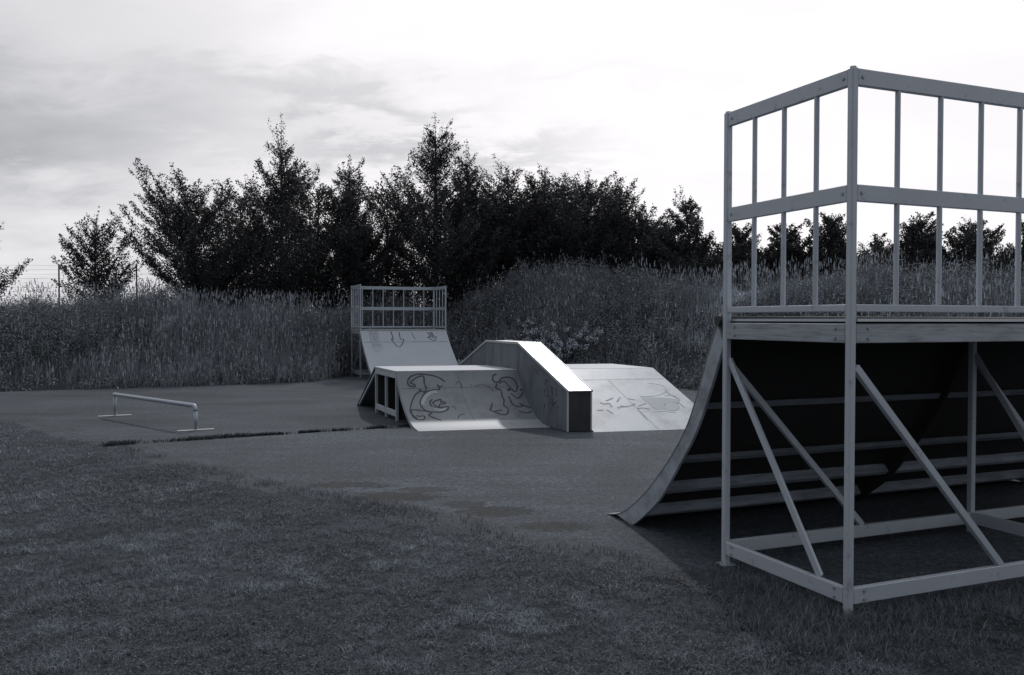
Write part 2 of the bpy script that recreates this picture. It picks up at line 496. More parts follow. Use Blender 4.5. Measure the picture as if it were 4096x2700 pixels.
# ------------------------------------------------------------------ profile surfaces
def smooth_profile(p, n=5):
    p = [np.array(q, float) for q in p]
    out = []
    for i in range(len(p) - 1):
        a = p[max(i - 1, 0)]; b = p[i]; c = p[i + 1]; d = p[min(i + 2, len(p) - 1)]
        for k in range(n):
            u = k / n
            out.append(tuple(.5 * ((2 * b) + (c - a) * u + (2 * a - 5 * b + 4 * c - d) * u * u + (3 * b - a - 3 * c + d) * u ** 3)))
    out.append(tuple(p[-1]))
    return out
def offset_profile(p, off):
    """shift a profile downwards along its normal by off"""
    out = []
    for i, (b, z) in enumerate(p):
        a = np.array(p[max(i - 1, 0)]); c = np.array(p[min(i + 1, len(p) - 1)])
        d = (c - a) / (np.linalg.norm(c - a) + 1e-9)
        n = np.array((-d[1], d[0]))
        if n[1] > 0: n = -n
        out.append((b + n[0] * off, z + n[1] * off))
    return out
def sheet(prof, t0, t1, P, off0, off1):
    """solid strip between two offsets under the profile, from t0 to t1; P(a, t, z) -> Vector"""
    top = offset_profile(prof, off0); bot = offset_profile(prof, off1)
    poly = top + [(b, max(z, .0005)) for b, z in bot[::-1]]
    m = MB()
    A = [m.bm.verts.new(P(b, t0, z)) for b, z in poly]; B = [m.bm.verts.new(P(b, t1, z)) for b, z in poly]
    n = len(prof)
    for k in range(n - 1):
        for L in (A, B): m.bm.faces.new((L[k], L[k + 1], L[2 * n - 2 - k], L[2 * n - 1 - k]))
    for k in range(2 * n): m.bm.faces.new((A[k], A[(k + 1) % (2 * n)], B[(k + 1) % (2 * n)], B[k]))
    return m
class Arc:
    def __init__(s, prof, P, lift=.003):
        s.p = prof; s.P = P; s.l = lift
        s.acc = [0]
        for a, b in zip(prof[:-1], prof[1:]): s.acc.append(s.acc[-1] + math.hypot(b[0] - a[0], b[1] - a[1]))
    def at(s, t, v):
        v = min(max(v, 0), s.acc[-1] - 1e-4)
        i = max(0, min(int(np.searchsorted(s.acc, v) - 1), len(s.p) - 2))
        k = (v - s.acc[i]) / (s.acc[i + 1] - s.acc[i]); a, b = s.p[i], s.p[i + 1]
        d = np.array((b[0] - a[0], b[1] - a[1])); d /= np.linalg.norm(d); n = np.array((-d[1], d[0]))
        if n[1] < 0: n = -n
        return s.P(a[0] + (b[0] - a[0]) * k + n[0] * s.l, t, a[1] + (b[1] - a[1]) * k + n[1] * s.l)
def ribbons(lines, width, at, name, mat, parent, step=.035):
    """painted strokes lying on a surface; at(u, v) -> Vector"""
    bm = bmesh.new()
    rnd = random.Random(len(lines))
    for w, pts in lines:
        sm = smooth_profile(pts, 4) if len(pts) > 2 else pts
        q = []
        for a, b in zip(sm[:-1], sm[1:]):
            n = max(1, int(math.hypot(b[0] - a[0], b[1] - a[1]) / step))
            q += [(a[0] + (b[0] - a[0]) * k / n, a[1] + (b[1] - a[1]) * k / n) for k in range(n)]
        q.append(sm[-1])
        prev = None
        for i, (u, v) in enumerate(q):
            a = np.array(q[max(i - 1, 0)]); b = np.array(q[min(i + 1, len(q) - 1)])
            d = (b - a) / (np.linalg.norm(b - a) + 1e-9); n = np.array((-d[1], d[0])) * width * w * .5 * rnd.uniform(.75, 1.15)
            c = (bm.verts.new(at(u + n[0], v + n[1])), bm.verts.new(at(u - n[0], v - n[1])))
            if prev: bm.faces.new((prev[0], prev[1], c[1], c[0]))
            prev = c
    me = bpy.data.meshes.new(name); bm.to_mesh(me); bm.free()
    return link(name, me, mat, parent)
def blob(pts, at, name, mat, parent):
    bm = bmesh.new()
    c = np.mean(np.array(pts), 0)
    # fine fan so the patch follows the curved sheet
    rings = []
    for r in (.0, .25, .5, .75, 1.0):
        rings.append([bm.verts.new(at(*(c + (np.array(p) - c) * max(r, .01)))) for p in pts])
    n = len(pts)
    for a, b in zip(rings[:-1], rings[1:]):
        for k in range(n): bm.faces.new((a[k], a[(k + 1) % n], b[(k + 1) % n], b[k]))
    me = bpy.data.meshes.new(name); bm.to_mesh(me); bm.free()
    return link(name, me, mat, parent)

# ------------------------------------------------------------------ quarter pipes
def quarter(root, P, T0, width, depth, zd, ztop, zmid, ride, back, cells_side, cells_back, mids, mats, coping_r=.03):
    st, surf = mats
    PW = .04
    T1 = T0 + width
    up = Vector((0, 0, 1))
    def bar(name, a, b, w, h, bev=.003, mat=st):
        return MB().bar(P(*a), P(*b), w, h, None, bev).build(name, mat, root)
    # posts
    for t in (T0, T1):
        for a in (0, depth):
            m = MB().bar(P(a, t, .006), P(a, t, ztop), PW, PW, DL, .006)
            m.tube([P(a, t, ztop - .004), P(a, t, ztop + .006)], .017, 8)
            po = m.build('post', st, root)
            pl = MB().bar(P(a, t, .004), P(a, t, .012), .09, .09, DL, .002).build('base_plate', M['beam'], po)
    for t in mids:
        for a in (0, depth):
            MB().bar(P(a, t, .006), P(a, t, zd - .115), PW, PW, DL, .004).build('post', st, root)
    h = PW / 2
    hb = .0835
    lowz = zd + .062
    def fence(pa, pb, cells):
        """pa, pb: (a, t) of the two corner posts"""
        da, dt = pb[0] - pa[0], pb[1] - pa[1]; L = math.hypot(da, dt); ua, ut = da / L * h, dt / L * h
        A = (pa[0] + ua, pa[1] + ut); B = (pb[0] - ua, pb[1] - ut)
        for z, hh in ((ztop - .045, hb), (zmid, hb), (lowz, .036)):
            bar('rail', (*A, z), (*B, z), .03, hh)
        for k in range(1, cells):
            a = pa[0] + da * k / cells; t = pa[1] + dt * k / cells
            m = MB()
            m.tube([P(a, t, lowz + .015), P(a, t, zmid - hb / 2 + .003)], .0145, 8, False)
            m.tube([P(a, t, zmid + hb / 2 - .003), P(a, t, ztop - .045 - hb / 2 + .003)], .0145, 8, False)
            m.build('baluster', st, root)
    fence((0, T0), (depth, T0), cells_side)
    fence((0, T0), (0, T1), cells_back)
    fence((0, T1), (depth, T1), cells_side)
    # deck board and beams
    m = MB(); m.prism([P(-.025, T0 + .022, zd - .006), P(-.025, T1 - .022, zd - .006), P(depth + .02, T1 - .022, zd - .006), P(depth + .02, T0 + .022, zd - .006)], Vector((0, 0, .014)))
    m.build('deck', M['deck'], root)
    zb = zd - .066
    bar('deck_beam', (h, T0, zb), (depth - h, T0, zb), .034, .098, mat=M['beam'])
    bar('deck_beam', (h, T1, zb), (depth - h, T1, zb), .034, .098)
    bar('deck_beam', (0, T0 + h, zb), (0, T1 - h, zb), .034, .098, mat=M['beam'])
    bar('deck_beam', (depth, T0 + h, zb), (depth, T1 - h, zb), .034, .098)
    for t in mids: bar('deck_beam', (h, t, zb - .01), (depth - h, t, zb - .01), .034, .06)
    # under side of the deck
    m = MB(); m.prism([P(.02, T0 + .03, zd - .022), P(.02, T1 - .03, zd - .022), P(depth - .02, T1 - .03, zd - .022), P(depth - .02, T0 + .03, zd - .022)], Vector((0, 0, .014)))
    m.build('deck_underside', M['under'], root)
    # base rails
    zr = .111
    for t in [T0, T1] + mids: bar('base_rail', (h, t, zr), (depth - h, t, zr), .034, .08)
    seq = [T0] + mids + [T1]
    for a in (0, depth):
        for u, v in zip(seq[:-1], seq[1:]): bar('base_rail', (a, u + h, zr), (a, v - h, zr), .034, .08)
    # braces
    zt, zl = zd - .235, .15
    for t in (T0, T1) + tuple(mids):
        m = MB().bar(P(depth - .02, t, zt), P(.20, t, zl), .005, .040, None, .001)
        m.bar(P(depth - .003, t + .021, zt + .005), P(.217, t + .021, zl + .005), .038, .005, None, .001)
        m.build('brace', st, root)
    for k, (u, v) in enumerate(zip(seq[:-1], seq[1:])):
        sp = (v - u) * .52
        bar('brace', (0, u + .03, zt), (0, u + sp, zl), .030, .038, .002)
        bar('brace', (depth, u + .04, zt - .05), (depth, u + sp, zl), .030, .038, .002)
    # bolt heads where the braces and beams are fixed
    def bolt(a, t, z, da, dt):
        p = P(a, t, z); q = P(a + da, t + dt, z)
        MB().tube([p, q], .0085, 6).build('bolt', M['tube'], root)
    if coping_r > .025:
        for z in (zb - .025, zb + .025):
            for a in (.09, depth - .09): bolt(a, T0 - .0165, z, 0, -.008)
            bolt(-.0165, T0 + .10, z, -.008, 0)
        for z in (zr - .022, zr + .022):
            bolt(.08, T0 - .0165, z, 0, -.008); bolt(depth - .08, T0 - .0165, z, 0, -.008); bolt(-.0165, T0 + .09, z, -.008, 0)
        for z in (zmid, ztop - .045):
            bolt(.05, T0 - .0145, z, 0, -.007); bolt(depth - .05, T0 - .0145, z, 0, -.007); bolt(-.0145, T0 + .05, z, -.007, 0)
    # riding surface, boards and joists
    pr = smooth_profile(ride, 5)
    s_ = sheet(pr, T0 - .012, T1 + .012, P, 0, .008).build('riding_surface', surf, root)
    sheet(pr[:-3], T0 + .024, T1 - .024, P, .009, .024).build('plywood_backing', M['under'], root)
    # side boards: between ride and back profile
    pb_ = smooth_profile(back, 5)
    N_ = 40
    def resample(p):
        acc = [0]
        for a, b in zip(p[:-1], p[1:]): acc.append(acc[-1] + math.hypot(b[0] - a[0], b[1] - a[1]))
        xs = np.linspace(0, acc[-1], N_)
        return list(zip(np.interp(xs, acc, [q[0] for q in p]), np.interp(xs, acc, [q[1] for q in p])))
    rr = resample(offset_profile(pr[:-4], .009)); bb = resample(pb_)
    for t in [T0, T1] + mids:
        m = MB()
        A = [m.bm.verts.new(P(b, t - .01, max(z, .003))) for b, z in rr + bb[::-1]]
        B = [m.bm.verts.new(P(b, t + .01, max(z, .003))) for b, z in rr + bb[::-1]]
        n = N_
        for k in range(n - 1):
            for L in (A, B): m.bm.faces.new((L[k], L[k + 1], L[2 * n - 2 - k], L[2 * n - 1 - k]))
        for k in range(2 * n): m.bm.faces.new((A[k], A[(k + 1) % (2 * n)], B[(k + 1) % (2 * n)], B[k]))
        m.build('side_board', M['under'] if t in mids else M['side'], root)
    # joists across, sitting under the backing
    acc = [0]
    for a, b in zip(pr[:-1], pr[1:]): acc.append(acc[-1] + math.hypot(b[0] - a[0], b[1] - a[1]))
    for fr, jh in ((.27, .012), (.47, .035), (.64, .075), (.80, .08)):  # upper joists thinner as well, so they sink into the shade
        v = fr * acc[-1]; i = int(np.searchsorted(acc, v)) - 1
        b, z = pr[i]; b2, z2 = pr[i + 1]
        d = np.array((b2 - b, z2 - z)); d /= np.linalg.norm(d); n = np.array((d[1], -d[0]))
        if n[1] > 0: n = -n
        c = np.array((b, z)) + n * .062
        if c[1] < .05: c[1] = .05
        for u, w in zip(seq[:-1], seq[1:]):
            a3 = P(c[0], u + .012, c[1]); b3 = P(c[0], w - .012, c[1])
            nn = (P(c[0] + n[0], u, c[1] + n[1]) - P(c[0], u, c[1])).normalized()
            MB().bar(a3, b3, .045, jh, nn, .003).build('joist', M['rib'] if fr > .6 else M['rib_shaded'], root)
    # coping
    MB().tube([P(ride[0][0] - .022, T0 - .03, zd - .004), P(ride[0][0] - .022, T1 + .03, zd - .004)], coping_r, 14).build('coping', M['coping'], root)
    return s_, pr

RIDE = [(1.088, 1.47), (1.188, 1.285), (1.300, 1.025), (1.424, .795), (1.615, .565), (1.853, .338), (2.082, .165), (2.284, .055), (2.50, .003)]
BACK = [(1.030, 1.36), (1.044, 1.312), (1.128, 1.129), (1.22, .939), (1.338, .741), (1.495, .545), (1.736, .262), (2.05, .03), (2.13, .003)]
q1 = thing('quarter_pipe', 'tall near quarter pipe seen from behind, with railed deck and diagonal steel braces', 'skate ramp', W(.5, 1, 0), 'quarter pipes facing each other')
quarter(q1, lambda a, t, z: W(a, t, z), 0.0, 4.18, 1.005, 1.5, 2.756, 2.136, RIDE, BACK, 4, 14, [2.09], (M['steel'], M['ride']))

FRIDE = [(1.06, 1.232), (1.28, .99), (1.48, .80), (1.83, .52), (2.14, .29), (2.48, .10), (2.80, .003)]
FBACK = [(1.03, 1.13), (1.20, .95), (1.40, .74), (1.75, .45), (2.06, .22), (2.38, .04), (2.45, .003)]
PF = lambda a, t, z: W(19.58 - a, t, z)
q2 = thing('quarter_pipe', 'small far quarter pipe facing the camera, with railing round its deck, below the bank', 'skate ramp', W(19, 2.8, 0), 'quarter pipes facing each other')
surf2, pr2 = quarter(q2, PF, 1.63, 2.30, 1.06, 1.24, 2.405, 1.80, FRIDE, FBACK, 4, 8, [], (M['steel_far'], M['farride']), .02)
# painted strokes in surface coordinates (across, along the slope)
GA = [(1,[(0.704,0.194),(0.632,0.122),(0.537,0.08),(0.422,0.059),(0.321,0.057),(0.233,0.085),(0.177,0.143),(0.159,0.214),(0.18,0.255),(0.243,0.273),(0.255,0.236),(0.198,0.2),(0.257,0.145),(0.332,0.097),(0.397,0.088),(0.409,0.118),(0.399,0.219),(0.41,0.302),(0.371,0.367),(0.307,0.32),(0.314,0.351),(0.246,0.401),(0.172,0.516),(0.123,0.632),(0.086,0.76),(0.1,0.839),(0.142,0.93)]),(1,[(0.589,0.243),(0.604,0.317),(0.563,0.33),(0.456,0.344),(0.372,0.393),(0.3,0.496),(0.263,0.59),(0.273,0.688),(0.314,0.756),(0.42,0.787),(0.517,0.791),(0.613,0.741),(0.638,0.675),(0.528,0.685),(0.535,0.622),(0.623,0.602),(0.607,0.565),(0.563,0.576),(0.569,0.516),(0.445,0.584),(0.483,0.67),(0.517,0.698)]),(1,[(0.584,0.243),(0.602,0.285),(0.657,0.262)]),(1,[(0.453,0.513),(0.407,0.571),(0.407,0.642),(0.46,0.695)]),(1,[(0.111,0.722),(0.204,0.738),(0.327,0.77),(0.373,0.811),(0.32,0.861),(0.395,0.943),(0.462,0.995)]),(1,[(0.108,0.735),(0.092,0.839),(0.106,0.912),(0.149,0.962),(0.22,0.966),(0.253,0.904),(0.237,0.871),(0.169,0.884),(0.164,0.842)]),(1,[(1.5,0.066),(1.439,0.106),(1.424,0.176),(1.458,0.219),(1.526,0.189),(1.553,0.148),(1.636,0.129),(1.72,0.151),(1.764,0.226),(1.76,0.311),(1.724,0.384),(1.681,0.383),(1.674,0.341),(1.614,0.371),(1.613,0.339),(1.656,0.34),(1.585,0.201),(1.505,0.242)]),(1,[(1.47,0.241),(1.433,0.325),(1.495,0.358),(1.487,0.483),(1.491,0.557),(1.454,0.679),(1.488,0.735),(1.462,0.842),(1.4,0.898),(1.339,0.879),(1.274,0.821)]),(1,[(1.634,0.426),(1.708,0.527),(1.812,0.419),(1.793,0.354),(1.861,0.366),(1.874,0.445)]),(1,[(1.581,0.486),(1.587,0.584),(1.594,0.671),(1.683,0.715),(1.726,0.689),(1.692,0.636),(1.785,0.719),(1.849,0.735)]),(1,[(1.219,0.779),(1.3,0.623),(1.232,0.792),(1.386,0.785)]),(1,[(1.676,0.837),(1.735,0.866),(1.816,0.829)]),(1,[(1.639,0.795),(1.667,0.864)]),(0.5,[(1.132,0.276),(1.24,0.257),(1.336,0.291),(1.388,0.366)]),(0.5,[(0.846,0.249),(0.911,0.187),(0.94,0.293)]),(0.5,[(0.688,0.677),(0.729,0.679),(0.731,0.733)]),(0.5,[(0.7,0.96),(0.76,0.866),(0.829,0.856)]),(0.5,[(1.085,0.254),(1.081,0.275)]),(0.5,[(1.379,1.145),(1.416,1.223)])]
GAL = [(3,[(0.287,0.626),(0.314,0.544),(0.376,0.451),(0.466,0.381),(0.554,0.357)]),(2,[(0.423,0.642),(0.453,0.722),(0.528,0.751),(0.603,0.714)])]
GB = [(1,[(3.09,1.312),(3.191,1.309),(3.258,1.343)]),(1,[(3.019,1.238),(3.117,1.196),(3.102,1.164)]),(1,[(2.877,1.262),(3.008,1.245)]),(1,[(2.891,1.106),(3.005,0.967)]),(1,[(2.74,1.067),(2.8,1.038),(2.89,0.978)]),(1,[(3.815,0.77),(3.809,0.888),(3.869,1.072),(3.809,1.15),(3.807,1.325)]),(1,[(3.086,1.335),(3.075,1.651)]),(1,[(2.636,1.11),(2.675,1.159),(2.756,1.147),(2.736,1.255)]),(1,[(3.112,1.004),(3.142,1.038),(3.187,1.056)]),(1,[(3.147,1.244),(3.3,1.173)]),(1,[(2.825,1.259),(2.832,1.291),(2.892,1.232),(2.922,1.264)]),(1,[(2.634,1.327),(2.666,1.45)]),(1,[(2.484,1.342),(2.575,1.339)])]
GBL = [(1,[(3.676,0.524),(3.779,0.563),(3.863,0.636)]),(1.5,[(3.321,0.932),(3.495,0.948),(3.642,0.897),(3.781,0.82)]),(1.2,[(3.294,1.422),(3.444,1.415),(3.601,1.469)]),(1,[(3.711,0.95),(3.806,0.937),(3.871,1.039)])]
GD = [(1,[(2.425,0.039),(2.438,0.302),(2.389,0.302),(2.537,0.595),(2.718,0.317),(2.633,0.304),(2.638,0.053)]),(1,[(3.406,0.057),(3.453,0.223),(3.38,0.235),(3.514,0.365),(3.622,0.237),(3.554,0.223),(3.527,0.057)]),(0.7,[(3.466,0.057),(3.493,0.274)]),(0.7,[(3.497,0.057),(3.523,0.274)]),(0.6,[(2.985,0.054),(2.993,0.219),(3.038,0.295)])]
GDP = [(0,[(1.837,0.024),(2.067,0.025),(2.094,0.549),(2.117,0.63),(1.936,0.785),(1.808,0.558),(1.864,0.559)])]
GT = [[(7.615,0.669),(7.634,0.587)],[(7.653,0.536),(7.653,0.43)],[(7.615,0.637),(7.5,0.661)],[(7.557,0.592),(7.575,0.477)],[(7.442,0.584),(7.423,0.521)],[(7.386,0.572),(7.404,0.443)],[(7.275,0.58),(7.256,0.455)],[(7.811,0.5),(7.803,0.467)],[(7.652,0.324),(7.652,0.258)],[(7.46,0.438),(7.441,0.327)],[(7.385,0.412),(7.384,0.3)],[(7.237,0.33),(7.182,0.303)],[(7.974,0.805),(7.913,0.734),(7.872,0.719)],[(7.852,0.82),(7.832,0.755)],[(7.46,0.277),(7.422,0.248)],[(7.614,0.425),(7.518,0.441),(7.499,0.532)],[(7.384,0.316),(7.237,0.393)]]
ELL = [(3.746, 1.306), (3.701, 1.362), (3.641, 1.403), (3.579, 1.421), (3.529, 1.411), (3.502, 1.376), (3.504, 1.324), (3.536, 1.265), (3.59, 1.214), (3.653, 1.183), (3.712, 1.178), (3.753, 1.202), (3.765, 1.248)]
DARKP = [(3.32, 0.981), (3.66, 1.013), (3.837, 1.07), (3.799, 1.197), (3.703, 1.169), (3.542, 1.233), (3.521, 1.388), (3.557, 1.436), (3.369, 1.411), (3.336, 1.254)]
DOTS = [(1.864, 0.049), (1.912, 0.049), (1.96, 0.049), (2.008, 0.05), (2.056, 0.05), (1.867, 0.104), (1.915, 0.104), (1.963, 0.104), (2.011, 0.105), (2.059, 0.105), (1.87, 0.158), (1.918, 0.159), (1.966, 0.159), (2.014, 0.159), (2.062, 0.16), (1.873, 0.213), (1.92, 0.213), (1.968, 0.214), (2.016, 0.214), (2.064, 0.214), (1.876, 0.267), (1.923, 0.268), (1.971, 0.268), (2.019, 0.268), (2.067, 0.269), (1.878, 0.321), (1.926, 0.322), (1.974, 0.322), (2.021, 0.323), (2.069, 0.323), (1.88, 0.379), (1.927, 0.38), (1.975, 0.38), (2.023, 0.381), (2.071, 0.381), (1.881, 0.438), (1.929, 0.438), (1.976, 0.439), (2.024, 0.439), (2.071, 0.44), (1.882, 0.496), (1.93, 0.496), (1.977, 0.497), (2.025, 0.498), (2.072, 0.498), (1.884, 0.554), (1.931, 0.554), (1.978, 0.555), (2.026, 0.556), (2.073, 0.557)]

arcF = Arc([(a, z) for a, z in pr2], PF, .004)
def fat(t, v): return arcF.at(t, v + .02)
ribbons(GD, .022, fat, 'graffiti', M['ink'], surf2)
blob(GDP[0][1], fat, 'graffiti', M['palef'], surf2)
arcF2 = Arc([(a, z) for a, z in pr2], PF, .007)
ribbons([(1, [(t - .011, v + .02), (t + .011, v + .02)]) for t, v in DOTS], .020, lambda t, v: arcF2.at(t, v), 'graffiti', M['ink'], surf2)
ribbons([(1, [(1.66, .40), (3.90, .40)])], .008, fat, 'panel_joint', M['inkf'], surf2)

# ------------------------------------------------------------------ funbox in the middle
SK = .15
PB = lambda b, t, z: W(b - SK * t, t, z)
fb = thing('funbox', 'low grey funbox with curved graffitied face, flat bank and a white-topped ledge through its middle', 'skate ramp', PB(9.5, 2, 0))
FT = [(8.90, .745), (8.80, .60), (8.65, .42), (8.46, .265), (8.28, .15), (8.08, .06), (7.9, .02), (7.72, .004)]
prT = smooth_profile(FT, 5)
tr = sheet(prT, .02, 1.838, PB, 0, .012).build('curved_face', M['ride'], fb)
tag(tr, 'curved riding face with dark arrow graffiti')
arcT = Arc(prT, PB, .0035)
arcT3 = Arc(prT, PB, .002)
ribbons([(1, [(.92, .01), (.92, 1.02)]), (1, [(.04, .30), (1.82, .30)])], .006, arcT3.at, 'panel_joint', M['inkf'], tr)
ribbons([(1, p) for w, p in GA if w >= 1], .021, arcT.at, 'graffiti', M['ink'], tr)
ribbons([(1, p) for w, p in GA if w < 1], .016, arcT.at, 'graffiti', M['inkf'], tr)
ribbons(GAL, .02, Arc(prT, PB, .0025).at, 'graffiti', M['palef'], tr)
sheet([q for q in prT if q[0] < 8.13], .022, 1.836, PB, -.0035, -.0008).build('steel_lip', M['lip'], tr)
# flat bank on the right
BK = [(8.9, .745), (8.3, .498), (7.7, .251), (7.1, .004)]
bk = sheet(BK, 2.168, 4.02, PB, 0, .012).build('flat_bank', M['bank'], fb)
tag(bk, 'straight sloping bank with worn pale graffiti')
arcB = Arc([(8.9, .745), (7.1, .004)], PB, .0035)
arcB0 = Arc([(8.9, .745), (7.1, .004)], PB, .0022)
blob(DARKP, arcB0.at, 'graffiti', M['wash'], bk)
blob(ELL, arcB.at, 'graffiti', M['palef'], bk)
ribbons([(w, p) for w, p in GB], .022, arcB.at, 'graffiti', M['inkw'], bk)
ribbons(GBL, .02, arcB.at, 'graffiti', M['pale'], bk)
ribbons([(1, [(2.2, .39), (4.0, .39)])], .006, arcB.at, 'panel_joint', M['inkf'], bk)
ribbons([(1, [(3.09, .40), (3.09, 1.93)])], .005, arcB.at, 'panel_joint', M['inkw'], bk)
# decks
def slab(name, t0, t1, b0, b1, z, th, mat, parent):
    m = MB(); m.prism([PB(b0, t0, z), PB(b0, t1, z), PB(b1, t1, z), PB(b1, t0, z)], Vector((0, 0, -th))); return m.build(name, mat, parent)
slab('deck', .02, 1.838, 8.903, 10.23, .748, .018, M['deck'], fb)
slab('deck', 2.168, 4.02, 8.903, 10.23, .748, .018, M['deck'], fb)
# banks down at the back
RB = [(10.233, .745), (11.55, .004)]
sheet(RB, .02, 1.838, PB, 0, .014).build('rear_bank', M['ride'], fb)
sheet(RB, 2.168, 4.02, PB, 0, .014).build('rear_bank', M['ride'], fb)
# open frame under the left side
for t in (.045, 1.0, 3.995):
    for b, z in ((8.935, .73), (9.56, .73), (10.20, .73)):
        MB().bar(PB(b, t, .006), PB(b, t, z - .10), .042, .036, DL, .003).build('support_post', M['steel'], fb)
    MB().bar(PB(8.915, t, .680), PB(10.22, t, .680), .036, .09, None, .003).build('deck_beam', M['steel'], fb)
    MB().bar(PB(8.96, t, .112), PB(10.18, t, .112), .030, .085, None, .003).build('base_rail', M['steel'], fb)
    MB().bar(PB(10.225, t, .66), PB(11.44, t, -.0 + .03), .030, .035, None, .002).build('edge_brace', M['steel'], fb)
sheet(prT, .018, .030, PB, .013, .045).build('edge_board', M['side'], fb)
# added near-black panels that block light and keep the frame interior dark
for b in (8.99, 10.16):
    m = MB(); m.prism([PB(b, .08, .02), PB(b, 1.82, .02), PB(b, 1.82, .63), PB(b, .08, .63)], DL * .012); m.build('shade_panel', M['under'], fb)
# grind ledge through the middle
TL, TR = 1.84, 2.165
LP = [(7.19, .555), (8.87, 1.142), (10.23, 1.142), (11.95, .555)]
m = MB()
poly = [(7.19, .012)] + LP + [(11.95, .012)]
m.prism([PB(b, TL, z) for b, z in poly], (PB(0, TR, 0) - PB(0, TL, 0)))
lg = m.build('ledge', M['wallp'], fb)
tag(lg, 'grey panelled ledge sloping down towards the camera')
m = MB(); m.prism([PB(7.187, TL + .004, .014), PB(7.187, TR - .004, .014), PB(7.187, TR - .004, .548), PB(7.187, TL + .004, .548)], -DL * .008)
m.build('end_panel', M['endp'], lg)
for a, b in zip(LP[:-1], LP[1:]):
    m = MB()
    off = Vector((0, 0, .003)); dirv = PB(0, TR + .012, 0) - PB(0, TL - .012, 0)
    e0 = -.03 if a == LP[0] else 0; e1 = .03 if b == LP[-1] else 0
    sl0 = (b[1] - a[1]) / (b[0] - a[0])
    q = [(a[0] + e0, a[1] + sl0 * e0 + .003), (b[0] + e1, b[1] + sl0 * e1 + .003)]
    m.prism([PB(q[0][0], TL - .012, q[0][1]), PB(q[1][0], TL - .012, q[1][1]), PB(q[1][0], TL - .012, q[1][1] + .012), PB(q[0][0], TL - .012, q[0][1] + .012)], dirv)
    m.build('steel_cap', M['cap'], lg)
    for tt in (TL - .006, TR + .006):
        MB().bar(PB(q[0][0], tt, q[0][1] + .004), PB(q[1][0], tt, q[1][1] + .004), .016, .034, None, .002).build('edge_angle', M['trim'], lg)
MB().bar(PB(7.186, TL, .008), PB(7.186, TL, .56), .022, .022, DL, .002).build('edge_angle', M['trim'], lg)
MB().bar(PB(7.186, TR, .008), PB(7.186, TR, .56), .022, .022, DL, .002).build('edge_angle', M['trim'], lg)
ribbons([(1, p) for p in GT], .012, lambda s, z: W(s, 1.8365, z), 'graffiti', M['ink'], lg)
ribbons([(1, [(6.93, .02), (6.93, .55)]), (1, [(8.56, .80), (8.56, 1.12)])], .01, lambda s, z: W(s, 1.8368, z), 'panel_joint', M['inkf'], lg)

# ------------------------------------------------------------------ grind rail
A_, B_ = Vector((-6.15, 13.22, 0)), Vector((-4.267, 11.51, 0))
gr = thing('grind_rail', 'low round grind rail on two flat feet standing on the asphalt', 'grind rail', (A_ + B_) / 2)
d = (B_ - A_).normalized(); H = .335; R_ = .07
pts = [A_ + Vector((0, 0, .01)), A_ + Vector((0, 0, H - R_))]
for k in range(1, 6):
    a = k / 6 * math.pi / 2
    pts.append(A_ + d * (R_ - R_ * math.cos(a)) + Vector((0, 0, H - R_ + R_ * math.sin(a))))
MB().tube([A_ + Vector((0, 0, .012)), A_ + Vector((0, 0, H - .03))], .026, 14).build('leg', M['tube'], gr)
top = [A_ - d * .02 + Vector((0, 0, H)), B_ - d * R_ + Vector((0, 0, H))]
for k in range(1, 7):
    a = k / 6 * math.pi / 2
    top.append(B_ - d * R_ + d * R_ * math.sin(a) + Vector((0, 0, H - R_ + R_ * math.cos(a))))
MB().tube(top, .031, 16).build('top_rail', M['tube'], gr)
MB().tube([B_ + Vector((0, 0, H - R_ - .002)), B_ + Vector((0, 0, .012))], .028, 14).build('leg', M['tube'], gr)
fd = Vector((.875, .48, 0)).normalized()
for c in (A_, B_): MB().bar(c - fd * .235 + Vector((0, 0, .009)), c + fd * .235 + Vector((0, 0, .009)), .06, .010, None, .002).build('foot', M['cap'], gr)
# ------------------------------------------------------------------ vegetation
M['leaf'] = material('tree_leaf', g(.036, .5), .55, 0, .35, .25, 1.2, None, .1, 20, attr='tone', trans=.18)
M['bark'] = material('bark', g(.05, .5), .9, 0, .1, .3, 12, None, .3, 60)
M['tallgrass'] = material('tall_grass', g(.21, .75), .8, 0, .15, .30, .5, None, .15, 3, attr='tone', trans=.25)
M['weed'] = material('weed_leaf', g(.165, .75), .6, 0, .3, .25, .6, None, .15, 3, attr='tone', trans=.2)
M['lawn'] = material('lawn_blade', g(.155, .85), .7, 0, .2, .40, 1.1, None, .3, 7, attr='tone', trans=.25)
M['paleleaf'] = material('pale_leaf', g(.26, .8), .6, 0, .3, .2, 3, None, .1, 20, attr='tone', trans=.3)
M['wire'] = material('fence_wire', g(.12), .6, .2, .3, .1)
M['postdark'] = material('fence_post', g(.035), .8, 0, .2, .3, 8)

GF = 'hornbeam trees along the top of the bank'
def rand_dirs(n, rng):
    v = rng.normal(size=(n, 3)); return v / np.linalg.norm(v, axis=1, keepdims=True)
def leaf_mesh(name, pos, size, rng, tone, axis=None, flat=0.0, aspect=.55):
    """diamond leaves, two triangles each"""
    n = len(pos)
    d = rand_dirs(n, rng)
    if axis is not None:
        d = d + axis * 1.2; d /= np.linalg.norm(d, axis=1, keepdims=True)
    e = rand_dirs(n, rng)
    if flat: e[:, 2] *= (1 - flat)
    w = np.cross(d, e); w /= (np.linalg.norm(w, axis=1, keepdims=True) + 1e-6)
    s = size[:, None]
    v = np.stack([pos, pos + d * s * .5 + w * s * aspect * .5, pos + d * s, pos + d * s * .5 - w * s * aspect * .5], 1).reshape(-1, 3)
    idx = np.arange(n * 4)
    return np_mesh(name, v, 4, idx, np.repeat(tone, 4))
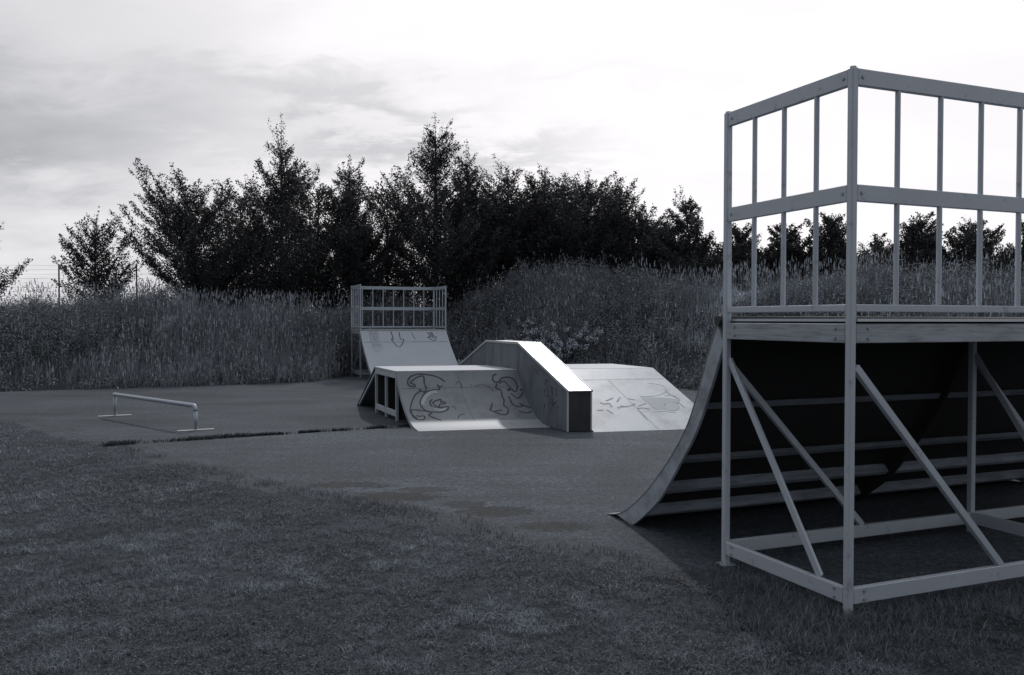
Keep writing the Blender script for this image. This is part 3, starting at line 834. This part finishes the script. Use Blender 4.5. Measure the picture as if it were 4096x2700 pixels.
def blade_arrays(pos, h, w, lean, rng, tone, seed=None):
    """curved blades: 5 verts, 3 triangles"""
    n = len(pos)
    a = rng.uniform(0, 2 * np.pi, n)
    side = np.stack([np.cos(a), np.sin(a), np.zeros(n)], 1)
    ld = lean
    p0 = pos; p1 = pos + ld * (h * .35)[:, None] + np.array([0, 0, 1]) * (h * .55)[:, None]
    p2 = pos + ld * (h * 1.0)[:, None] + np.array([0, 0, 1]) * (h * (1 - .35 * np.linalg.norm(ld, axis=1)))[:, None]
    W_ = side * (w * .5)[:, None]
    v = np.stack([p0 - W_, p0 + W_, p1 - W_ * .8, p1 + W_ * .8, p2], 1)
    f = np.array([0, 1, 3, 0, 3, 2, 2, 3, 4])
    idx = (np.arange(n)[:, None] * 5 + f[None, :]).ravel()
    return v.reshape(-1, 3), idx, np.repeat(tone, 5)
def merge(parts):
    V = []; I = []; T = []; o = 0
    for v, i, t in parts:
        V.append(v); I.append(i + o); T.append(t); o += len(v)
    return np.concatenate(V), np.concatenate(I), np.concatenate(T)

# ---- tall grass on the bank
def bank_points(n, rng, x0=-17, x1=17, dmax=6.0):
    x = rng.uniform(x0, x1, n); d = rng.uniform(-.05, dmax, n) ** 1.0
    y = foot_y(x) + d / .9
    keep = np.abs(x / y) < .72
    x, y, d = x[keep], y[keep], d[keep]
    return x, y, d
def track(x, y):
    """worn pale path running up the mound on the right"""
    a = np.array((3.5, 19.0)); b = np.array((7.2, 24.0))
    v = b - a; L = np.linalg.norm(v); v = v / L
    px_ = x - a[0]; py_ = y - a[1]
    al = px_ * v[0] + py_ * v[1]; ac = -px_ * v[1] + py_ * v[0] + (fbm(x, y, 1.1, 31) - .5) * 1.2
    return np.exp(-(ac / .55) ** 2) * (al > -.6) * (al < L)
rng = np.random.default_rng(5)
x, y, d = bank_points(125000, rng)
tk = track(x, y)
patch = fbm(x, y, .42, 21)
pf = fbm(x, y, 1.7, 22, 3)
dw = d + (fbm(x, y, .8, 24) - .5) * 2.0
band = .55 * np.exp(-((dw - .95) / .55) ** 2) - .35 * np.exp(-((dw - 2.2) / .6) ** 2) + .35 * sstep(dw, 2.8, 3.8)
keep = rng.random(len(x)) < np.clip((patch - .36) * 3.0 + (pf - .5) * 1.8 + .25 + band, .06, 1)
x, y, d, tk, patch, pf, band = (q[keep] for q in (x, y, d, tk, patch, pf, band))
n = len(x)
z = bank_h(x, y)
hh = rng.uniform(.16, .60, n) * (.55 + .8 * pf) * (1 - .55 * tk) * np.clip(.45 + d * .5, .4, 1)
tone = rng.uniform(.45, 1.5, n) * (.5 + .8 * patch + .5 * band) * (1 + 1.8 * tk)
ln = rng.normal(0, .30, (n, 3)); ln[:, 2] = 0; ln[:, 0] += .08
pos = np.stack([x, y, z - .03], 1)
A1 = blade_arrays(pos, hh, rng.uniform(.008, .018, n), ln, rng, tone)
me = np_mesh('tall_grass', *[A1[0], 3, A1[1], A1[2]])
tg = link('tall_grass', me, 'tallgrass'); tag(tg, 'tall dry meadow grass covering the bank behind the ramps', 'grass', kind='stuff')
# seed heads on stems
x, y, d = bank_points(26000, rng)
patch = fbm(x, y, .42, 21)
keep = rng.random(len(x)) < np.clip((patch - .38) * 4, .12, 1)
x, y, d = x[keep], y[keep], d[keep]; n = len(x); z = bank_h(x, y)
hh = rng.uniform(.5, .95, n) * np.clip(.4 + d * .4, .35, 1)
ln = rng.normal(0, .10, (n, 3)); ln[:, 2] = 0
pos = np.stack([x, y, z], 1)
tn = rng.uniform(.7, 1.7, n)
A2 = blade_arrays(pos, hh, np.full(n, .006), ln, rng, tn)
tip = A2[0].reshape(-1, 5, 3)[:, 4]
hd = blade_arrays(tip - np.array([0, 0, .06]), rng.uniform(.08, .16, n), rng.uniform(.015, .03, n), ln, rng, tn * 1.1)
V, I, T = merge([A2, hd])
sg = link('seeding_grass', np_mesh('seeding_grass', V, 3, I, T), 'tallgrass'); tag(sg, 'thin grass stems with seed heads standing above the bank', 'grass', kind='stuff')

# ---- leafy weeds on the bank
x, y, d = bank_points(13000, rng)
wp = fbm(x, y, .55, 41); tk = track(x, y)
keep = (rng.random(len(x)) < np.clip((wp - .33) * 3.0 + .6 * np.exp(-((d - 2.2) / .7) ** 2), .14, 1)) & (rng.random(len(x)) > tk * .9)
x, y, d, wp = x[keep], y[keep], d[keep], wp[keep]
z = bank_h(x, y); n = len(x)
k = 44
ph = rng.uniform(.22, .62, n) * (.6 + .8 * wp) * np.clip(.5 + d * .5, .4, 1)
ph = ph + .55 * (rng.random(n) < .03)
u = rng.random((n, k)) ** .8
off = rng.normal(0, 1, (n, k, 3)) * np.array([.085, .085, .03])
pos = np.stack([x[:, None] + off[..., 0], y[:, None] + off[..., 1], z[:, None] + u * ph[:, None] + off[..., 2]], -1).reshape(-1, 3)
tone = (rng.uniform(.4, 1.5, (n, 1)) * rng.uniform(.45, 1.6, (n, k))).ravel()
tone *= np.where(rng.random(len(tone)) < .02, 2.2, 1)
wd_ = link('weeds', leaf_mesh('weeds', pos, rng.uniform(.025, .06, len(pos)), rng, tone, flat=.4), 'weed')
tag(wd_, 'dense leafy nettles and weeds growing on the bank', 'weeds', kind='stuff')

# ---- pale flowering plants in front of the bank
def pale_plant(cx, cy, sx_, sy_, nst, label, seed):
    rg = np.random.default_rng(seed)
    z0 = float(bank_h(cx, cy))
    root = thing('flowering_plant', label, 'plant', (cx, cy, z0), 'pale flowering plants on the bank')
    st = MB(); P_ = []; T_ = []
    for i in range(nst):
        bx, by = cx + rg.normal(0, sx_), cy + rg.normal(0, sy_)
        bz = float(bank_h(bx, by))
        hgt = rg.uniform(.75, 1.25); a = rg.uniform(0, 2 * math.pi); l = rg.uniform(.1, .35)
        pts = [Vector((bx + math.cos(a) * l * q * q, by + math.sin(a) * l * q * q, bz + hgt * (q - .25 * q ** 3))) for q in (0, .35, .7, 1)]
        st.tube(pts, [.006, .005, .004, .002], 4, False)
        for q in range(60):
            f = rg.uniform(.45, 1.05)
            j = min(int(f * 3), 2); kk = f * 3 - j
            p = pts[j].lerp(pts[j + 1], min(kk, 1.1))
            P_.append((p.x + rg.normal(0, .03), p.y + rg.normal(0, .03), p.z + rg.normal(0, .022)))
            T_.append(rg.uniform(.3, 2.2) * (f > .75) + rg.uniform(.1, .3))
    st.build('stem', M['weed'], root)
    link('blossom', leaf_mesh('blossom', np.array(P_), rg.uniform(.03, .06, len(P_)), rg, np.array(T_), flat=.7, aspect=.7), 'paleleaf', root)
def at_px(u, v, D):
    return ((u * 1.7218 - 2048) / 3420 * D, D)
for u, D, sx_, nst, lab, sd in ((1215, 21.9, .62, 44, 'pale flowering plant on the bank, the upper left of the two light clumps', 3), (1310, 21.3, .60, 50, 'pale flowering plant on the bank, the lower right of the two light clumps', 4)):
    cx, cy = at_px(u, 0, D); pale_plant(cx, cy, sx_, .3, nst, lab, sd)

# ---- trees
def make_tree(cx, cy, z0, Ht, R, label, group, seed, lean=(0, 0), nl=14000, nb=95, low=.04, lsize=.062, spread=1.0, tops=6, power=.92, rise=1.0, tlen=1.0):
    rg = np.random.default_rng(seed)
    root = thing('hornbeam_tree', label, 'tree', (cx, cy, z0), group)
    lean = np.array([lean[0], lean[1], 0.0])
    def trunk(h):
        f = np.asarray(h) / Ht
        return np.array([cx, cy, z0]) + np.multiply.outer(f ** 1.5 * Ht, lean) + np.multiply.outer(np.asarray(h), np.array([0, 0, 1.0]))
    wood = MB()
    tp = [Vector(trunk(h)) for h in np.linspace(-.1, Ht * .96, 9)]
    wood.tube(tp, [.085 * (Ht / 5) * (1 - k / 9) + .008 for k in range(9)], 7, False)
    S0 = []; S1 = []; SC = []; LN = []; SP = []     # start, dir, upward curve, length, leaf spread
    hs = np.sort(low + (.95 - low) * rg.random(nb) ** 1.25) * Ht
    for i, h in enumerate(hs):
        a = rg.uniform(0, 2 * math.pi)
        f = h / Ht
        l = (R * (1 - f) ** power + .22) * rg.uniform(.6, 1.15)
        if rg.random() < .12: l *= 1.25
        hd_ = np.array([math.cos(a), math.sin(a), 0.0]) + lean * 1.2
        up = rg.uniform(.25, .75) * rise
        p0 = trunk(h)
        S0.append(p0); S1.append(hd_ + np.array([0, 0, up])); SC.append(.45 * rise); LN.append(l); SP.append(.5)
        pts = [Vector(p0 + (hd_ + np.array([0, 0, up])) * l * q + np.array([0, 0, .45 * rise * l * q * q])) for q in (0, .4, .8, 1)]
        wood.tube(pts, [.018, .012, .006, .003], 4, False)
        for j in range(5 if l > .7 else 2):
            q = rg.uniform(.25, .9)
            p = p0 + (hd_ + np.array([0, 0, up])) * l * q + np.array([0, 0, .45 * rise * l * q * q])
            b = a + rg.choice([-1, 1]) * rg.uniform(.5, 1.1)
            S0.append(p); S1.append(np.array([math.cos(b), math.sin(b), rg.uniform(.2, .9) * rise]) + lean); SC.append(.3); LN.append(l * rg.uniform(.22, .42)); SP.append(.35)
    for k in range(tops):           # thin leaders poking out of the crown
        h = rg.uniform(.72, .95) * Ht
        a = rg.uniform(0, 2 * math.pi); sp_ = rg.uniform(.1, .45)
        l = rg.uniform(.11, .20) * Ht * tlen
        p0 = trunk(h)
        dv = np.array([math.cos(a) * sp_, math.sin(a) * sp_, 1.0]) + lean * 1.5
        S0.append(p0); S1.append(dv); SC.append(.15); LN.append(l); SP.append(.16)
        wood.tube([Vector(p0 + dv * l * q) for q in (0, .5, 1)], [.008, .005, .002], 4, False)
    S0 = np.array(S0); S1 = np.array(S1); SC = np.array(SC); LN = np.array(LN); SP = np.array(SP)
    w = LN ** 1.45 * np.where(SP < .2, .28, 1.0); w = w / w.sum()
    nl = int(nl * 3.4)
    if group != GF: nl = int(nl * .6)
    idx = rg.choice(len(S0), nl, p=w)
    q = rg.uniform(.04, 1.0, nl)
    l = LN[idx][:, None]
    pos = S0[idx] + S1[idx] * l * q[:, None]
    pos[:, 2] += SC[idx] * LN[idx] * q * q
    sg_ = (SP[idx] * (.46 - .41 * q) * np.minimum(LN[idx], 1.0) + .018) * spread
    pos += rg.normal(size=(nl, 3)) * sg_[:, None] * np.array([1, 1, .55])
    br = rg.uniform(.6, 1.45, len(S0))
    tone = br[idx] * rg.uniform(.6, 1.4, nl)
    sz = lsize * rg.uniform(.6, 1.25, nl)
    me = leaf_mesh('crown', pos, sz, rg, tone, axis=S1[idx] * .4, flat=.3, aspect=.6)
    link('crown', me, 'leaf', root)
    wood.build('trunk', M['bark'], root)
    return root

def px_tree(xd, ytop, D, hw, **k):
    """xd, ytop in the 2379-wide view of the photograph; D metres away; hw half width in the same units"""
    X = (xd * 1.7218 - 2048) / 3420 * D
    ztop = 1.5 + (1276 - ytop * 1.7218) / 3420 * D
    z0 = float(bank_h(X, D)) - .05
    R = hw * 1.7218 / 3420 * D * (1.25 if xd < 1500 else .98)
    return make_tree(X, D, z0, ztop - z0 - .25, R, **k)
TREES = [
 (-95, 505, 26.5, 100, dict(label='young tree at the left edge of the photo with only two leafy branch tips showing', seed=1, nl=7000, nb=60)),
 (222, 500, 25.5, 72, dict(label='small thin young tree in front of the wire fence, lowest and leftmost whole tree', seed=24, nl=4600, nb=48, tops=5, spread=.7, rise=1.35, power=.8, low=.0, tlen=1.35)),
 (465, 432, 26.0, 122, dict(label='wide tree with long branches reaching left, beside the small thin young tree', seed=3, lean=(-.10, 0), nl=17000, nb=75, tops=6, spread=.7, rise=1.15, power=.6)),
 (655, 318, 26.5, 112, dict(label='tall dense tree with a pointed top, second tallest of the row', seed=14, nl=19000, nb=105, tops=9, rise=1.2)),
 (812, 370, 27.0, 78, dict(label='narrow pointed tree standing between the two tallest trees', seed=5, nl=13000, nb=90, tops=5, rise=1.3)),
 (1012, 285, 27.5, 138, dict(label='tallest tree of the row, with a pointed top rising above the far quarter pipe', seed=6, nl=22000, nb=120, tops=8, rise=1.15)),
 (1085, 350, 27.0, 60, dict(label='slim tree top leaning close against the right side of the tallest tree', seed=27, nl=9000, nb=70, tops=4, rise=1.4)),
 (1180, 392, 28.0, 95, dict(label='round bushy tree just right of the tallest tree, behind the pale flowering plants', seed=8, nl=15000, nb=90, tops=8, power=.5)),
 (1262, 412, 28.0, 85, dict(label='bushy flat-topped tree in the middle of the row, left of the twin-pointed tree', seed=9, nl=14000, nb=85, tops=8, power=.5)),
 (1362, 398, 27.0, 90, dict(label='twin-pointed tree, the left and taller point, above the flat bank ramp', seed=10, nl=14000, nb=90, tops=6, rise=1.2)),
 (1440, 425, 27.0, 78, dict(label='tree forming the right and lower point next to the twin-pointed tree', seed=11, nl=12000, nb=80, tops=5, rise=1.2)),
 (1520, 508, 27.5, 68, dict(label='low bush-like tree in the dip at the right end of the dense tree group', seed=12, nl=9000, nb=60, tops=5, power=.5)),
 (1612, 452, 26.0, 62, dict(label='small tree with its top bent left, standing alone left of the near railing', seed=13, lean=(-.10, 0), nl=7500, nb=60, tops=4, rise=1.2)),
 (1715, 512, 27.0, 72, dict(label='low dark tree half hidden by the left post of the near railing', seed=44, nl=8500, nb=60, tops=3)),
 (1822, 508, 27.0, 66, dict(label='dark tree seen through the near side railing, left of its pointed neighbour', seed=15, nl=8500, nb=60, tops=4)),
 (1928, 490, 26.5, 52, dict(label='narrow pointed tree seen just left of the near corner post', seed=16, nl=8500, nb=70, tops=3, rise=1.3)),
 (2032, 535, 28.0, 52, dict(label='smallest tree seen just right of the near corner post', seed=17, nl=6000, nb=55, tops=4)),
 (2140, 488, 26.5, 58, dict(label='dark pointed tree between the first two bars right of the near corner post', seed=18, nl=9500, nb=75, tops=4, rise=1.2)),
 (2245, 498, 26.0, 84, dict(label='sparse open tree seen through the right bars of the near railing', seed=19, nl=7000, nb=42, tops=6, spread=.8, rise=1.1)),
 (2375, 498, 26.0, 55, dict(label='dark tree cut by the right edge of the photo', seed=20, nl=8500, nb=60, tops=3)),
]
for xd, yt, D, hw, k in TREES:
    px_tree(xd, yt, D, hw, group=GF, **k)
for i, (xd, yt, D, hw) in enumerate([(560, 445, 30, 100), (740, 430, 30, 100), (900, 425, 30.5, 100), (1130, 440, 31, 100), (1310, 450, 31, 95), (1480, 500, 30, 80), (1590, 575, 30, 75), (1660, 595, 29, 70), (1770, 595, 29, 70), (1880, 600, 29, 70), (1985, 600, 29.5, 70), (2090, 600, 29, 70), (2200, 600, 29, 70), (2320, 600, 29, 70)]):
    px_tree(xd, yt, D, hw, group='trees of the back row', label='dark tree mostly hidden behind the front row of trees', seed=60 + i, nl=8000, nb=60, tops=2, power=.5, lsize=.085)

# ---- low shrubs under the trees
def shrub(cx, cy, Ht, R, seed):
    rg = np.random.default_rng(seed); z0 = float(bank_h(cx, cy)) - .05
    root = thing('shrub', 'low dark shrub filling the gap beneath the row of trees', 'shrub', (cx, cy, z0), 'dark shrubs under the trees')
    n = 5200; st = MB(); P_ = []
    for i in range(26):
        a = rg.uniform(0, 2 * math.pi); r = R * math.sqrt(rg.random()); h = Ht * rg.uniform(.5, 1.05) * (1 - .35 * (r / R) ** 2)
        e = np.array((cx + math.cos(a) * r, cy + math.sin(a) * r, z0 + h)); s0 = np.array((cx, cy, z0))
        st.tube([Vector(s0), Vector(s0 * .5 + e * .5 + np.array((0, 0, -.1 * h))), Vector(e)], [.014, .009, .003], 4, False)
        q = rg.uniform(.1, 1.02, n // 26)[:, None]
        P_.append(s0 + (e - s0) * q + rg.normal(size=(n // 26, 3)) * (.26 - .17 * q) * np.array((1, 1, .7)))
    P_ = np.concatenate(P_); P_[:, 2] = np.maximum(P_[:, 2], z0 + .02)
    link('foliage', leaf_mesh('foliage', P_, rg.uniform(.04, .085, len(P_)), rg, rg.uniform(.5, 1.4, len(P_)), flat=.3, aspect=.6), 'leaf', root)
    st.build('stem', M['bark'], root)
for i, (xd, D, h_, R_) in enumerate([(395, 27.5, 1.3, 1.0), (515, 27.5, 1.9, 1.1), (590, 28, 2.1, 1.1), (700, 28, 2.2, 1.2), (770, 28, 2.2, 1.1), (865, 28, 2.3, 1.2), (935, 28.5, 2.4, 1.2), (1060, 28.5, 2.2, 1.2), (1140, 28.5, 2.2, 1.2), (1300, 28.5, 2.2, 1.2), (1400, 28, 2.0, 1.2), (1480, 28, 1.9, 1.2), (1560, 27.5, 1.4, 1.1), (1660, 27.5, 1.3, 1.1), (1760, 27.5, 1.3, 1.1), (1870, 27.5, 1.3, 1.1), (1980, 27.5, 1.3, 1.1), (2085, 27.5, 1.3, 1.1), (2190, 27.5, 1.3, 1.1), (2310, 27.5, 1.3, 1.1)]):
    shrub((xd * 1.7218 - 2048) / 3420 * D, D, h_, R_, 200 + i)

# ---- wire fence behind the trees on the left
fy = 30.0
wf = thing('wire_fence', 'wire fence with thin dark posts running behind the small trees at the left', 'fence', (-13, fy, 1.2))
pxs = [(-260, ), (-60, ), (138, ), (318, ), (520, )]
P3 = []
for (u,) in pxs:
    X = (u * 1.7218 - 2048) / 3420 * fy; zz = float(bank_h(X, fy)) - .1
    MB().tube([Vector((X, fy, zz)), Vector((X, fy, 3.42))], .026, 6).build('post', M['postdark'], wf)
    P3.append(X)
for k in range(13):
    zz = 3.38 - k * .152
    MB().tube([Vector((P3[0], fy - .04, zz)), Vector((P3[-1], fy - .04, zz))], .0032, 3, False).build('wire', M['wire'], wf)

# ---- lawn blades
def lawn_pts(n, y0, y1, rg, x0=-11, x1=9):
    x = rg.uniform(x0, x1, n); y = rg.uniform(y0, y1, n)
    e = lawn_y(x) + (fbm(x, y, 1.1, 5) - .5) * .9 + (fbm(x, y, 4, 6) - .5) * .5
    k = (np.abs(x) < y * .64 + .2) & (rg.random(n) < np.clip((e - y) * 2.2 + .45, 0, 1))
    return x[k], y[k], np.clip((e - y)[k] / .9, 0, 1)
parts = []
rg = np.random.default_rng(77)
for y0, y1, dens, wmin, wmax in ((3.3, 4.6, 12000, .0018, .0042), (4.6, 6.4, 7500, .0025, .0055), (6.4, 9.0, 3600, .004, .008), (9.0, 14.5, 1500, .006, .012)):
    xw = y1 * .64 + .2
    n = int(2 * xw * (y1 - y0) * dens)
    x, y, ed = lawn_pts(n, y0, y1, rg, -xw, xw)
    n = len(x)
    xr_ = x * .80 + y * .60; yr_ = -x * .60 + y * .80
    cl = .5 * fbm(x, y, 1.1, 51) + .5 * fbm(xr_ * .35, yr_ * 1.3, 1.4, 57); cs = fbm(x, y, 6.5, 52, 3); ct = fbm(x, y, 18, 53, 2)
    kp = rg.random(n) < np.clip((cs - .38) * 3.0 + .48 + (ct - .5) * 2.4, .08, 1)
    x, y, cl, cs, ct, ed = x[kp], y[kp], cl[kp], cs[kp], ct[kp], ed[kp]; n = len(x)
    h = rg.uniform(.015, .040, n) * (.5 + 1.0 * cs) * (.35 + .65 * ed) * (1 + .35 * (ct - .5))
    h = np.where(rg.random(n) < .012, h * 1.9, h)
    tone = rg.uniform(.5, 1.4, n) * np.clip(1 + 1.3 * (cl - .5), .6, 1.25) * np.clip(.35 + 1.3 * cs, .4, 1.3) * (.6 + .8 * ct)
    tone = np.where(rg.random(n) < .02, tone * 1.9, tone)
    a = rg.uniform(0, 2 * np.pi, n); m_ = rg.uniform(.3, 1.7, n)
    ln = np.stack([np.cos(a) * m_, np.sin(a) * m_, np.zeros(n)], 1)
    parts.append(blade_arrays(np.stack([x, y, np.full(n, -.004)], 1), h, rg.uniform(wmin, wmax, n), ln, rg, tone))
# small flat leaves (clover, plantain) between the blades
n = 70000
yy = 3.3 + 5.2 * rg.random(n) ** 1.3; xx = rg.uniform(-1, 1, n) * (yy * .64 + .2)
kp = (yy < lawn_y(xx) + (fbm(xx, yy, 1.1, 5) - .5) * .9) & (rg.random(n) < np.clip((fbm(xx, yy, 2.2, 58) - .40) * 5, .08, 1))
xx, yy = xx[kp], yy[kp]; n = len(xx)
aa = rg.uniform(0, 2 * np.pi, n); s_l = rg.uniform(.007, .016, n) * (1 + .12 * (yy - 3.3))
dv = np.stack([np.cos(aa), np.sin(aa), rg.normal(0, .35, n)], 1); wv = np.stack([-np.sin(aa), np.cos(aa), rg.normal(0, .3, n)], 1)
p0 = np.stack([xx, yy, rg.uniform(.008, .028, n)], 1)
q4 = np.stack([p0, p0 + dv * (s_l * .5)[:, None] + wv * (s_l * .36)[:, None], p0 + dv * s_l[:, None], p0 + dv * (s_l * .5)[:, None] - wv * (s_l * .36)[:, None]], 1).reshape(-1, 3)
iq = (np.arange(n)[:, None] * 4 + np.array([0, 1, 2, 0, 2, 3])[None, :]).ravel()
parts.append((q4, iq, np.repeat(rg.uniform(.2, .85, n), 4)))
V, I, T = merge(parts)
lw = link('lawn_grass', np_mesh('lawn_grass', V, 3, I, T), 'lawn'); tag(lw, 'short patchy mown grass in the foreground', 'grass', kind='stuff')
# longer tufts round the feet of the near frame and along the broken edge
x = []; y = []
for (s0, t0, s1, t1, n_, sp_) in ((-.05, -.05, -.1, 3.6, 3200, .09), (0, -.05, 1.0, -.08, 900, .07), (.2, -.5, -.25, .2, 2600, .18)):
    u = rg.random(n_)
    p0, p1 = W(s0, t0), W(s1, t1)
    x.append(p0.x + (p1.x - p0.x) * u + rg.normal(0, sp_, n_)); y.append(p0.y + (p1.y - p0.y) * u + rg.normal(0, sp_, n_) - .03)
x = np.concatenate(x); y = np.concatenate(y)
n_ = 5000
u = rg.uniform(-4.6, 1.3, n_); v = lawn_y(u) + rg.normal(0, .10, n_) + (fbm(u, u * 0, 1.6, 5) - .5) * .3
kp = rg.random(n_) < np.clip((fbm(u, v, 3.5, 63) - .42) * 5, 0, 1)
x = np.concatenate([x, u[kp]]); y = np.concatenate([y, v[kp]])
n = len(x)
a = rg.uniform(0, 2 * np.pi, n); m_ = rg.uniform(.1, .9, n)
ln = np.stack([np.cos(a) * m_, np.sin(a) * m_, np.zeros(n)], 1)
A3 = blade_arrays(np.stack([x, y, np.full(n, -.003)], 1), rg.uniform(.025, .06, n) + .05 * (y < 4.9) * rg.random(n), rg.uniform(.003, .006, n), ln, rg, rg.uniform(.4, 1.3, n))
tf = link('grass_tufts', np_mesh('grass_tufts', A3[0], 3, A3[1], A3[2]), 'lawn'); tag(tf, 'longer grass tufts at the ramp feet and broken asphalt edge', 'grass', kind='stuff')
# weeds in the seam between the two slabs
sx_ = [p[0] for p in seam]; sy_ = [p[1] for p in seam]
n_ = 5200
u = -4.9 + 3.7 * rg.random(n_) ** 1.25
v = np.interp(u, sx_, sy_) + .03 + np.abs(rg.normal(0, .035, n_)) + (u < -3.4) * np.abs(rg.normal(0, .10, n_))
kp = rg.random(n_) < np.clip((fbm(u * 1.0, v * 0, 5, 71) - .36) * 5, .05, 1)
u, v = u[kp], v[kp]; n = len(u)
a = rg.uniform(0, 2 * np.pi, n); m_ = rg.uniform(.1, .8, n)
ln = np.stack([np.cos(a) * m_, np.sin(a) * m_, np.zeros(n)], 1)
A4 = blade_arrays(np.stack([u, v, np.full(n, .0)], 1), rg.uniform(.02, .06, n), rg.uniform(.008, .014, n), ln, rg, rg.uniform(.12, .6, n))
sw = link('seam_weeds', np_mesh('seam_weeds', A4[0], 3, A4[1], A4[2]), 'lawn'); tag(sw, 'dark line of small weeds along the joint in the asphalt', 'weeds', kind='stuff')
